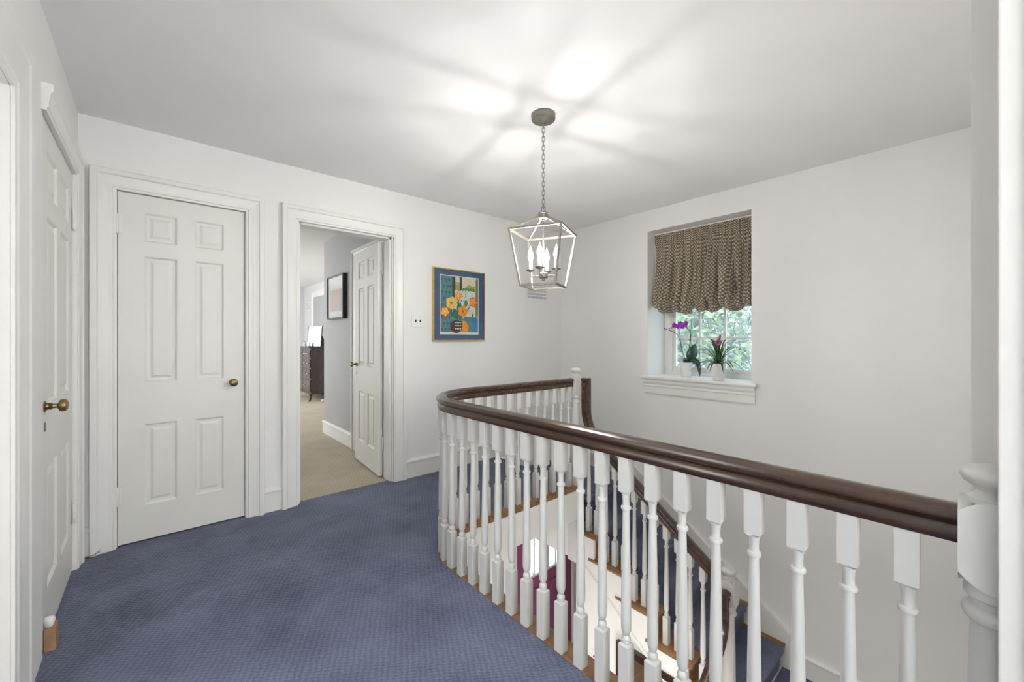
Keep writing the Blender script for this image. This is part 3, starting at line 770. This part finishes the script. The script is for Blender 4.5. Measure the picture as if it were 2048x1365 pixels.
# open-side stringer: stepped top, sloping bottom with a bead
b = B(); nl = lambda y: -6 * RISE + .724 * (y - .97)
for k in range(1, 7):
    ya, yb, zt = nz(k) + .032, min(2.24, nz(k - 1) + .032), -RISE * k - .028
    if k == 1: continue
    loft(b, [[(x, y, z) for y, z in ((ya, nl(ya) - .355), (ya, zt), (yb, zt), (yb, nl(yb) - .355))] for x in (2.590, 2.6145)])
loft(b, [[(x, y, z) for y, z in ((.97, nl(.97) - .355), (.97, -7 * RISE - .02), (1.002, -7 * RISE - .02), (1.002, nl(1.002) - .355))] for x in (2.590, 2.6145)])
loft(b, [[(x, y, z) for y, z in ((2.20, nl(2.2) - .360), (2.20, nl(2.2) - .340), (.97, nl(.97) - .340), (.97, nl(.97) - .360))] for x in (2.582, 2.600)])
obj('stringer', b, TRIM, sc_)
b = B(); box(b, 2.616, 2.70, .97, 2.20, ZF, -1.50)
loft(b, [[(x, y, z) for y, z in ((.97, -1.51), (.97, nl(.97) - .30), (2.2, nl(2.2) - .30), (2.2, -1.51))] for x in (2.6155, 2.70)])
box(b, 2.616, 3.569, 0, .97, -1.60, -1.47)
obj('stair_wall', b, WALL, sc_)
# wall-side skirt board with cap
b = B(); y0, y1 = .86, 2.42
loft(b, [[(x, y, z) for y, z in ((y0, nl(y0) - .26), (y0, nl(y0) + .07), (y1, nl(y1) + .07), (y1, nl(y1) - .26))] for x in (XR - .018, XR - .0005)])
loft(b, [[(x, y, z) for y, z in ((y0, nl(y0) + .06), (y0, nl(y0) + .105), (y1, nl(y1) + .105), (y1, nl(y1) + .06))] for x in (XR - .030, XR - .0005)])
obj('skirt_board', b, TRIM, sc_)

sr = thing('stair_railing', 'white balusters and dark handrail sloping down the open side of the stair', 'railing', (0, 0, 0))
SX = 2.650
def rtop(y): return nl(y) + .745
pth = [(SX, RY - .030, RT), (SX, 2.088, RT), (SX, 2.088, .62)]
# easing from vertical to the slope
pe = arc((SX, 2.088, .62), (SX, 2.088, rtop(2.088) + .0), (SX, 1.94, rtop(1.94)), 10)[1:]
pth += pe + [(SX, 1.07, rtop(1.07))]
b = sweep(B(), pth, RAILP, side=(-1, 0, 0)); obj('handrail', b, RAILW, sr, True)
NY = 1.025
newel(sr, 2.660, NY, -1.55, -1.02, -.215)
# rail of the lower flight
lx = 2.545
zl = lambda x: -7 * RISE + .745 - .724 * (2.62 - x)
pth = [(2.625, NY, -.335), (lx, NY, -.335), (lx, NY, -.50)] + arc((lx, NY, -.50), (lx, NY, zl(lx) - .02), (lx - .13, NY, zl(lx - .13)), 10)[1:] + [(1.75, NY, zl(1.75))]
obj('handrail', sweep(B(), pth, RAILP, side=(0, 1, 0)), RAILW, sr, True)
for k in range(2, 7):
    for d in (.042, .125, .208):
        y = nz(k) + d
        if k == 6 and y < 1.09: continue
        z0 = -RISE * k; H = rtop(y) - .085 - z0
        o = baluster(sr, SX, y, z0, H, bh=.185 - (.0 if d < .1 else 0), th=.09)
for i in range(1, 7):
    x = 2.53 - .083 * i
    k = 8 + int((2.57 - x) / RUN); z0 = -RISE * k
    baluster(sr, x, NY, z0, zl(x) - .08 - z0, th=.09)
# lower flight
lf_ = thing('lower_staircase', 'lower flight of oak steps turning down to the foyer below', 'staircase')
for k in range(8, 15):
    x1 = 2.62 - RUN * (k - 8); z = -RISE * k
    obj('tread', bx(x1 - RUN - .03, x1, .0, NY + .03, z - .028, z, bev=.004), OAKX, lf_)
    obj('riser', bx(x1 - .02, x1 - .002, .0, NY, z, z + RISE - .028), OAKX, lf_)
b = B(); poly = [(2.605, -1.30), (2.605, ZF), (.85, ZF), (.85, ZF + .17)]
loft(b, [[(x, y, z) for x, z in poly] for y in (NY - .03, NY - .005)]); obj('stringer', b, TRIM, lf_)

# ================================================================= pendant lantern
LX, LY = 1.607, 1.584
lan = thing('pendant_lantern', 'brushed nickel open-cage lantern pendant with four lit candle bulbs hanging on a chain', 'light', (LX, LY, 0))
obj('canopy', lathe(B(), [(.064, ZC), (.066, ZC - .004), (.066, ZC - .026), (.062, ZC - .031), (.020, ZC - .033), (.012, ZC - .036), (.012, ZC - .044), (.008, ZC - .050)], n=32), NICK, lan, True)
b = B()
def link(bm, zc, L, W, r, rot):
    pts = []
    for i in range(17):
        a = 2 * PI * i / 16; pts.append((math.cos(a) * W / 2, (L / 2 - W / 2) * (1 if math.sin(a) > 0 else -1) + math.sin(a) * W / 2 if abs(math.sin(a)) > 1e-6 else 0))
    rings = []
    c, s_ = math.cos(rot), math.sin(rot)
    for i in range(16):
        x, z = pts[i]; xn, zn = pts[(i + 1) % 16]; xp, zp = pts[i - 1]
        t = Vector((xn - xp, 0, zn - zp)).normalized(); n_ = Vector((t.z, 0, -t.x)); bn = Vector((0, 1, 0))
        rings.append([])
        for j in range(6):
            a = 2 * PI * j / 6; p = Vector((x, 0, zc + z)) + n_ * r * math.cos(a) + bn * r * math.sin(a)
            rings[-1].append((p.x * c - p.y * s_, p.x * s_ + p.y * c, p.z))
    loft(bm, rings, closed=True)
ztop = ZC - .048; zbot = 1.905; nL = 19; st = (ztop - zbot) / nL
for k in range(nL): link(b, ztop - st * (k + .5), st + .008, .015, .0018, k * PI / 2 + .6)
link(b, zbot - .018, .060, .020, .0024, .6 + PI / 2)
obj('chain', b, NICK, lan, True)
ZT, ZB = 1.775, 1.478
HT, HBm = .203, .137   # half diagonals
A0 = math.radians(250.7)
ct = [Vector((HT * math.cos(A0 + k * PI / 2), HT * math.sin(A0 + k * PI / 2), ZT)) for k in range(4)]
cb = [Vector((HBm * math.cos(A0 + k * PI / 2), HBm * math.sin(A0 + k * PI / 2), ZB)) for k in range(4)]
b = B(); wdt = .010
for k in range(4):
    bar(b, ct[k], ct[(k + 1) % 4], wdt); bar(b, cb[k], cb[(k + 1) % 4], wdt)
    out = Vector((math.cos(A0 + k * PI / 2), math.sin(A0 + k * PI / 2), 0))
    side = Vector((-out.y, out.x, 0)); rot45 = (out + side).normalized()
    bar(b, ct[k] + Vector((0, 0, .005)), cb[k] - Vector((0, 0, .005)), wdt, rot45)
    bar(b, ct[k], out * .024 + Vector((0, 0, 1.862)), wdt)
obj('lantern_frame', b, NICK, lan)
obj('hub', lathe(B(), [(.020, 1.845), (.026, 1.848), (.026, 1.872), (.030, 1.874), (.030, 1.879), (.010, 1.882), (.006, 1.892)], n=24), NICK, lan, True)
obj('center_rod', lathe(B(), [(.0045, 1.53), (.0045, 1.835), (.008, 1.838), (.008, 1.848)], n=12), NICK, lan, True)
obj('arm_hub', lathe(B(), [(.004, 1.506), (.008, 1.510), (.008, 1.520), (.024, 1.524), (.026, 1.530), (.026, 1.548), (.022, 1.552), (.006, 1.554)], n=24), NICK, lan, True)
for k in range(4):
    a = math.radians(209) + k * PI / 2; dx, dy = math.cos(a), math.sin(a); R_ = .073
    am = obj('arm', tube(B(), [(dx * .02, dy * .02, 1.535), (dx * R_, dy * R_, 1.535), (dx * R_, dy * R_, 1.565)], .0045, 8), NICK, lan, True)
    b = lathe(B(), [(.006, 1.560), (.022, 1.567), (.025, 1.572), (.024, 1.572), (.006, 1.566)], dx * R_, dy * R_, 20); obj('drip_cup', b, NICK, lan, True)
    b = lathe(B(), [(.0095, 1.568), (.0095, 1.622), (.007, 1.624)], dx * R_, dy * R_, 14); obj('candle_sleeve', b, CANDLE, lan, True)
    b = lathe(B(), [(.007, 1.622), (.012, 1.636), (.0145, 1.648), (.012, 1.664), (.006, 1.682), (.002, 1.694), (.0006, 1.702)], dx * R_, dy * R_, 16); tag(obj('bulb', b, BULB, lan, True), 'glowing candle bulb')

# ================================================================= wall fittings
def picture_flowers():
    x0, x1, z0, z1 = 1.862, 2.436, 1.170, 1.832
    p = thing('framed_print', 'gold-framed flower print with blue mat on the wall right of the bedroom door', 'picture', (0, YB, 0))
    b = B(); f = .010; D = .030
    rframe(b, x0, x1, z0, z1, f, -D, -.001)
    obj('frame', b, GOLD, p)
    obj('mat_board', bx(x0 + f, x1 - f, -.018, -.006, z0 + f, z1 - f), MATB, p)
    cols = {'teal': (.10, .25, .24), 'navy': (.03, .05, .16), 'cream': (.75, .66, .48), 'dark': (.035, .05, .03), 'olive': (.38, .36, .08), 'white': (.72, .72, .66), 'blue': (.05, .20, .40),
            'green': (.03, .16, .10), 'orange': (.80, .30, .04), 'yellow': (.85, .55, .12), 'red': (.50, .07, .02), 'brown': (.10, .04, .035), 'leaf': (.10, .25, .10), 'black': (.02, .02, .02)}
    ms = [PAPER] + [mat('print_' + k, v, .75, noise=(120, .15)) for k, v in cols.items()]; ix = {k: i + 1 for i, k in enumerate(cols)}
    px0, px1, pz0, pz1 = x0 + .070, x1 - .072, z0 + .060, z1 - .058
    b = B(); box(b, px0, px1, -.0195, -.017, pz0, pz1)
    W_, H_ = px1 - px0 - .016, pz1 - pz0 - .030; ox, oz = px0 + .008, pz0 + .022
    lay = [0]
    def poly(pts, c, lift=None):
        lay[0] += 1; y = -.0196 - .00002 * lay[0]
        f_ = b.faces.new([b.verts.new((ox + u * W_, y, oz + v * H_)) for u, v in pts]); f_.material_index = ix[c]
    def blob(u, v, r, c, n=14, wob=.0, asp=1, ph=0):
        poly([(u + r * (1 + wob * math.cos(5 * (2 * PI * i / n) + ph)) * math.cos(2 * PI * i / n), v + asp * r * W_ / H_ * (1 + wob * math.cos(5 * (2 * PI * i / n) + ph)) * math.sin(2 * PI * i / n)) for i in range(n)], c)
    rc = lambda u0, v0, u1, v1, c: poly([(u0, v0), (u1, v0), (u1, v1), (u0, v1)], c)
    rc(0, 0, 1, 1, 'teal'); rc(.30, .25, 1, 1, 'cream'); rc(.30, .55, .38, 1, 'dark'); rc(.50, .62, .56, 1, 'dark'); rc(.38, .88, .50, .90, 'dark'); rc(.38, .74, .5, .87, 'olive')
    poly([(.56, .76), (.65, .82), (.75, .88), (.85, .84), (.95, .87), (.95, .74), (.56, .72)], 'olive')
    rc(.36, .60, .95, .76, 'white'); rc(.52, .40, .95, .60, 'white'); rc(.96, .3, 1, 1, 'dark'); rc(.93, .0, .96, .98, 'olive')
    random.seed(8)
    for k in range(46): u, v = random.uniform(.38, .92), random.uniform(.44, .76); rc(u, v, u + .018, v + random.uniform(.01, .03), random.choice(['dark', 'teal', 'black', 'leaf']))
    for k in range(5): blob(.60 + .07 * k, .78 + .01 * (k % 2), .035, 'leaf', 8, .2)
    rc(.70, .29, .93, .34, 'white'); rc(.83, .29, .86, .34, 'black')
    poly([(.55, 0), (1, 0), (1, .28), (.62, .28)], 'blue'); poly([(.62, .0), (.86, 0), (.80, .27), (.70, .27)], 'teal')
    for i in range(4):
        for j in range(9):
            u, v = .05 + i * .085 + .04 * (j % 2), .05 + j * .11
            if u < .30: blob(u, v, .026, 'navy', 10, .15); blob(u, v, .011, 'teal', 8); rc(u - .004, v - .05, u + .004, v - .02, 'navy')
    for s_, t_, w_ in (((.48, .22), (.52, .55), .07), ((.46, .22), (.30, .45), .08), ((.50, .22), (.62, .45), .05), ((.44, .22), (.18, .40), .05), ((.5, .22), (.80, .50), .03), ((.48, .22), (.45, .62), .05)):
        dx, dy = t_[0] - s_[0], t_[1] - s_[1]; L = math.hypot(dx, dy); nx, ny = -dy / L * w_, dx / L * w_; mx, my = (s_[0] + t_[0]) / 2, (s_[1] + t_[1]) / 2
        poly([s_, (mx + nx, my + ny), t_, (mx - nx, my - ny)], 'green')
    blob(.66, .53, .05, 'leaf', 12, 0, 1.5)
    def flower(u, v, r, c, c2, ctr):
        blob(u, v, r, c, 40, .10, 1); blob(u, v, r * .80, c2, 40, .13, 1, .9)
        for k in range(5):
            a = 2 * PI * k / 5 + .4; poly([(u, v), (u + r * .8 * math.cos(a) + .012, v + r * .8 * math.sin(a) * W_ / H_), (u + r * .8 * math.cos(a) - .004, v + r * .85 * math.sin(a) * W_ / H_)], 'red' if c != 'yellow' else 'olive')
        
        if ctr: blob(u, v, r * .20, 'black', 10); blob(u, v, r * .11, 'orange', 8)
    flower(.27, .52, .135, 'yellow', 'yellow', True); flower(.58, .38, .125, 'orange', 'yellow' if 0 else 'orange', True)
    flower(.86, .56, .11, 'red', 'orange', False); flower(.11, .36, .115, 'red', 'yellow', False)
    for du in (-.07, -.03, .0, .04, .07): poly([(.46 + du * .3, .58), (.46 + du - .035, .66), (.46 + du, .76 - abs(du) * .6), (.46 + du + .035, .66)], 'orange' if abs(du) > .01 else 'yellow')
    blob(.40, .10, .16, 'brown', 20, 0, .9); poly([(.50, .0), (.70, .0), (.74, .10), (.66, .20), (.55, .21)], 'orange'); poly([(.34, .20), (.40, .03), (.56, .03), (.56, .20)], 'dark')
    for k in range(12): blob(.38 + .045 * (k % 4), .06 + .055 * (k // 4), .016, 'white', 8, .3)
    obj('print', b, PAPER, p, mats=ms)
    obj('glazing', bx(x0 + f, x1 - f, -.0230, -.0222, z0 + f, z1 - f), GLASS, p)
picture_flowers()

sw = thing('light_switch', 'white double light switch plate with dark toggles between bedroom door and flower print', 'switch', (1.722, YB, 1.348))
obj('plate', bx(-.056, .056, -.005, -.0005, -.055, .055, bev=.002), WHITE, sw)
for sx in (-.022, .022):
    obj('toggle', bx(sx - .005, sx + .005, -.014, -.004, -.012, .008, bev=.001), BLACK, sw)
    b = B()
    for zz in (-.03, .03): lathe(b, [(.003, -.0052), (.002, -.0062)], axis='y', o=(sx, 0, zz), n=8)
    obj('screw', b, CHROME, sw)

def vent(name, label, loc, rz, W, H, rows=5):
    v = thing(name, label, 'vent', loc, rz)
    b = B(); f = .022
    rframe(b, -W / 2, W / 2, -H / 2, H / 2, f, -.009, -.0005)
    obj('frame', b, WHITE, v); obj('backing', bx(-W / 2 + f, W / 2 - f, -.0015, -.0004, -H / 2 + f, H / 2 - f), SLOT, v)
    b = B(); n = int((W - 2 * f) / .012)
    for i in range(n): x = -W / 2 + f + (W - 2 * f) * (i + .5) / n; box(b, x - .0022, x + .0022, -.006, -.0015, -H / 2 + f, H / 2 - f)
    tag(obj('louvers', b, WHITE, v), 'thin upright louvers')
    for k in range(1, rows): z = -H / 2 + f + (H - 2 * f) * k / rows; obj('crossbar', bx(-W / 2 + f, W / 2 - f, -.008, -.001, z - .005, z + .005), WHITE, v)
vent('air_vent', 'white grille air vent high on the back wall behind the lantern', (3.175, YB, 1.715), 0, .34, .215)
vent('air_vent', 'small white air vent on the far bedroom wall above the dresser', (2.72, 10.42, 1.95), -PI / 2, .32, .20, 4)

# ================================================================= small things at the left floor
bk = thing('wood_block', 'small tan wooden block with white cap on the carpet by the left door', 'block', (-.303, 2.36, 0), 0)
obj('block', bx(-.0155, .017, -.03, .03, 0, .086, bev=.003), CARD, bk)
tag(obj('bumper', lathe(B(), [(.008, .084), (.013, .092), (.017, .112), (.012, .122), (.002, .124)], -.003, -.008, 14), TRIM, bk, True), 'white rubber bumper')
ds = thing('door_stop', 'white door stop and loose wire at the foot of the back wall corner', 'door stop', (-.235, YB - .045, 0))
b = tube(B(), [(.0, -.0, .02), (.01, -.03, .03), (.018, -.055, .045)], .006, 8); obj('spring', b, WHITE, ds, True)
obj('tip', lathe(B(), [(.004, .035), (.011, .040), (.011, .055), (.004, .060)], .020, -.060, 12), WHITE, ds, True)
obj('wire', tube(B(), [(-.065, .010, .004), (-.04, -.01, .010), (-.015, -.005, .012), (0, 0, .02)], .0022, 6), CARD, ds, True)

# ================================================================= right edge: door casing beside the near newel
b = B()
for x0, x1, y0, y1 in ((1.300, 1.302, -.155, .0165), (1.285, 1.300, -.155, .014), (1.278, 1.285, -.155, .002), (1.272, 1.278, -.155, -.004)): box(b, x0, x1, y0, y1, 0 - .0, ZC)
struct('trim_6', b, TRIM)
b = B(); box(b, 1.105, 1.130, -.155, -.0172, 0, ZC, bev=.003); box(b, 1.098, 1.110, -.155, -.050, 0, ZC, bev=.003); box(b, 1.13, 1.272, -.155, -.062, 0, ZC)
struct('trim_7', b, TRIM)

# ================================================================= bedroom contents
fp_ = thing('framed_print', 'black-framed pale print with a painted peach reflection on the grey wall inside the bedroom doorway', 'picture', (1.62, 0, 0))
b = B(); y0, y1, z0, z1 = 4.68, 5.24, 1.42, 1.93; f = .018
rframe(b, y0, y1, z0, z1, f, -.045, -.001, 'x')
obj('frame', b, BLACK, fp_); obj('mat_board', bx(-.030, -.005, y0 + f, y1 - f, z0 + f, z1 - f), PAPER, fp_)
PEACH = mat('peach_reflection_paint', (.55, .40, .31), .6, noise=(4, .1, (1, 1, .2)))  # reflection in the picture glass, painted as a flat peach panel
obj('print', bx(-.032, -.029, y0 + .09, y1 - .09, z0 + .09, z1 - .17), PEACH, fp_)
obj('glazing', bx(-.036, -.035, y0 + f, y1 - f, z0 + f, z1 - f), GLASS, fp_)

dr = thing('dresser', 'dark espresso wood tall dresser with brass pulls seen through the bedroom doorway', 'dresser', (2.205, 8.34, 0))
DW, DD, DH = 1.0, .49, 1.02
b = B(); box(b, .015, DD, .0, DW, .13, DH - .01, bev=.004); obj('body', b, ESP, dr)
obj('top', bx(-.02, DD + .005, -.02, DW + .02, DH - .01, DH + .02, bev=.006), ESP, dr)
for (x, y, sy) in ((.02, .02, -1), (.02, DW - .02, 1), (DD - .03, .02, -1), (DD - .03, DW - .02, 1)):
    b = loft(B(), [[(x + ox * h - dx, y + oy * h + sy * dx * .6, z) for ox, oy in ((-1, -1), (1, -1), (1, 1), (-1, 1))] for z, h, dx in ((0.003, .014, .030), (.05, .018, .012), (.10, .022, 0), (.14, .024, 0))])
    obj('leg', b, ESP, dr)
zt = DH - .03
for (a, c) in ((.83, .975), (.635, .805), (.435, .610), (.17, .405)):
    for j in range(2):
        ya, yb = .03 + j * .475, .03 + j * .475 + .455
        df = obj('drawer', bx(.0, .018, ya, yb, a, c, bev=.004), ESP, dr)
        for yy in ((ya + .11, yb - .11) if c < .9 else (ya + .10, ya + .18, yb - .18, yb - .10)):
            obj('pull', lathe(B(), [(.007, 0), (.005, -.008), (.012, -.016), (.013, -.022), (.006, -.027)], axis='x', o=(0, yy, (a + c) / 2), n=12), CHROME, df, True)
mr = thing('dressing_mirror', 'small standing mirror with dark back on the bedroom dresser', 'mirror', (2.40, 8.36, DH + .02), math.radians(30))
b = B(); loft(b, [[(x + dx, y, z) for x, y in ((0, 0), (.018, 0), (.018, .34), (0, .34))] for z, dx in ((0.002, 0), (.40, .04))]); obj('backing', b, BLACK, mr)
b = B(); loft(b, [[(x + dx, y, z) for x, y in ((-.004, .012), (0, .012), (0, .328), (-.004, .328))] for z, dx in ((.012, .001), (.39, .039))]); obj('glass', b, MIRROR, mr)
b = B(); loft(b, [[(x, y, z) for y in (.16, .18)] + [(x + .012, y, z) for y in (.18, .16)] for x, z in ((.14, 0.002), (.05, .22))]); obj('stand', b, BLACK, mr)
b = B(); loft(b, [[(x, 0.0 + y, z) for x, z in ((.018, .001), (.16, .001), (.05, .20))] for y in (.0, .012)]); obj('side_bracket', b, BLACK, mr)
b = thing('tray', 'dark flat tray near the front edge of the dresser top', 'tray', (2.225, 8.42, DH + .021)); obj('dish', bx(-.03, .06, -.06, .09, 0, .012, bev=.003), BLACK, b)
random.seed(5)
for i, (dx, dy, h, lab) in enumerate(((.02, .20, .12, 'tall clear perfume bottle on the dresser, nearest the mirror'), (.05, .36, .09, 'short clear perfume bottle in the middle of the dresser top'), (.02, .52, .11, 'clear perfume bottle farthest from the mirror on the dresser'))):
    t = thing('perfume_bottle', lab, 'bottle', (2.225 + dx, 8.34 + dy, DH + .021), 0, 'bottles on the bedroom dresser')
    obj('bottle', lathe(B(), [(.022, 0), (.024, .01), (.022, h * .6), (.008, h * .7), (.008, h * .8)], n=14), mat('frosted_glass', (.72, .75, .80), .1, noise=(10, .05)), t, True)
    obj('cap', lathe(B(), [(.012, h * .8), (.014, h * .9), (.006, h)], n=12), CHROME, t, True)
ps = thing('power_cables', 'tangle of cables and power strip on the carpet under the dresser', 'cables', (2.50, 8.30, 0))
obj('power_strip', bx(-.12, .12, -.09, -.04, 0, .035, bev=.004), WHITE, ps)
for k in range(4):
    b = tube(B(), arc((-.10 + k * .05, -.09, .02), (-.15 + k * .09, -.16, .05), (-.02 + k * .06, -.11, .006), 8), .006, 6); obj('cable', b, BLACK if k % 2 else WHITE, ps, True)
b = B(); casing(b, (2.72, 0, 0), (0, 1, 0), (-1, 0, 0), 9.05, 9.92, 2.14); box(b, 2.702, 2.718, 9.05, 9.92, 0, 2.14)
struct('trim_8', b, TRIM)
struct('door_5', bx(2.690, 2.701, 9.07, 9.90, .02, 2.12), GREYW)

# ================================================================= foyer contents
fd = sthing('door_4', 'dark red front door with small glass panes seen in the foyer below', 'door', (2.672, 3.0, ZF))
W4 = .825; H4 = 2.03
b = B(); casing(b, (0, 0, 0), (1, 0, 0), (0, -1, 0), -.012, W4 + .012, H4 + .01, prof=[(p * .75, q) for p, q in CASP]); obj('door_frame', b, TRIM, fd)
b = B(); h = .022
gx = [(.12, .385), (.44, .705)]
pz = [(.18, .62), (.74, 1.36)]
box(b, 0, .12, -h + .03, h + .03, .01, H4); box(b, .705, W4, -h + .03, h + .03, .01, H4); box(b, .385, .44, -h + .03, h + .03, .01, H4)
for a, c in ((.01, .18), (.62, .74), (1.36, 1.46), (1.88, H4)): box(b, .12, .705, -h + .03, h + .03, a, c)
for x0, x1 in gx:
    for a, c in pz:
        box(b, x0, x1, .022, .038, a, c)
        box(b, x0 + .03, x1 - .03, .012, .030, a + .03, c - .03, bev=.006)
obj('door_leaf', b, REDP, fd)
for x0, x1 in gx:
    b = B(); xm = (x0 + x1) / 2; zm = 1.67
    rframe(b, x0 + .0005, x1 - .0005, 1.4605, 1.8795, .02, .004, .046); box(b, xm - .008, xm + .008, .012, .044, 1.475, 1.865)
    fr = obj('glass_frame', b, TRIM, fd); obj('glass_pane', bx(x0 + .02, x1 - .02, .030, .034, 1.48, 1.86), GLASS, fr)
b = lathe(B(), [(.020, 0), (.020, -.010), (.010, -.014), (.010, -.040), (.026, -.050), (.026, -.066), (.010, -.072)], axis='y', o=(.065, .010, 1.04), n=16); tag(obj('door_knob', b, CHROME, fd, True), 'silver door knob')
b = lathe(B(), [(.022, 0), (.022, -.012), (.008, -.020)], axis='y', o=(.065, .010, 1.18), n=16); tag(obj('deadbolt', b, CHROME, fd, True), 'silver deadbolt')
sc2 = thing('wall_sconce', 'small brass sconce on the foyer wall glimpsed between balusters', 'light', (2.12, 3.0, -1.45))
obj('backplate', lathe(B(), [(.04, 0), (.038, -.01), (.01, -.014)], axis='y', o=(0, 0, 0), n=16), GOLD, sc2, True)
obj('arm', tube(B(), [(0, -.01, 0), (0, -.06, -.02), (0, -.09, .02)], .006, 8), GOLD, sc2, True)
obj('candle_sleeve', lathe(B(), [(.014, .01), (.011, .02), (.011, .09), (.002, .12)], 0, -.09, 12), CANDLE, sc2, True)
fs = thing('light_switch', 'white switch plate with dark buttons on the wall under the stair', 'switch', (2.616, 2.00, -1.335), -PI / 2)
obj('plate', bx(-.04, .04, -.006, -.0005, -.06, .06, bev=.002), WHITE, fs)
for sx in (-.014, .014):
    for sz in (-.022, .022): obj('toggle', lathe(B(), [(.006, -.005), (.005, -.012), (.002, -.013)], axis='y', o=(sx, 0, sz), n=10), BLACK, fs, True)
dp = thing('hanging_mirror', 'dark wood framed mirror hanging on the wall under the stair', 'mirror', (2.616, 0, 0))
b = B(); y0, y1, z0, z1 = 1.25, 1.79, -1.85, -1.055; f = .05
rframe(b, y0, y1, z0, z1, f, -.035, -.001, 'x')
obj('frame', b, ESP, dp); obj('glass', bx(-.02, -.01, y0 + f, y1 - f, z0 + f, z1 - f), MIRROR, dp)
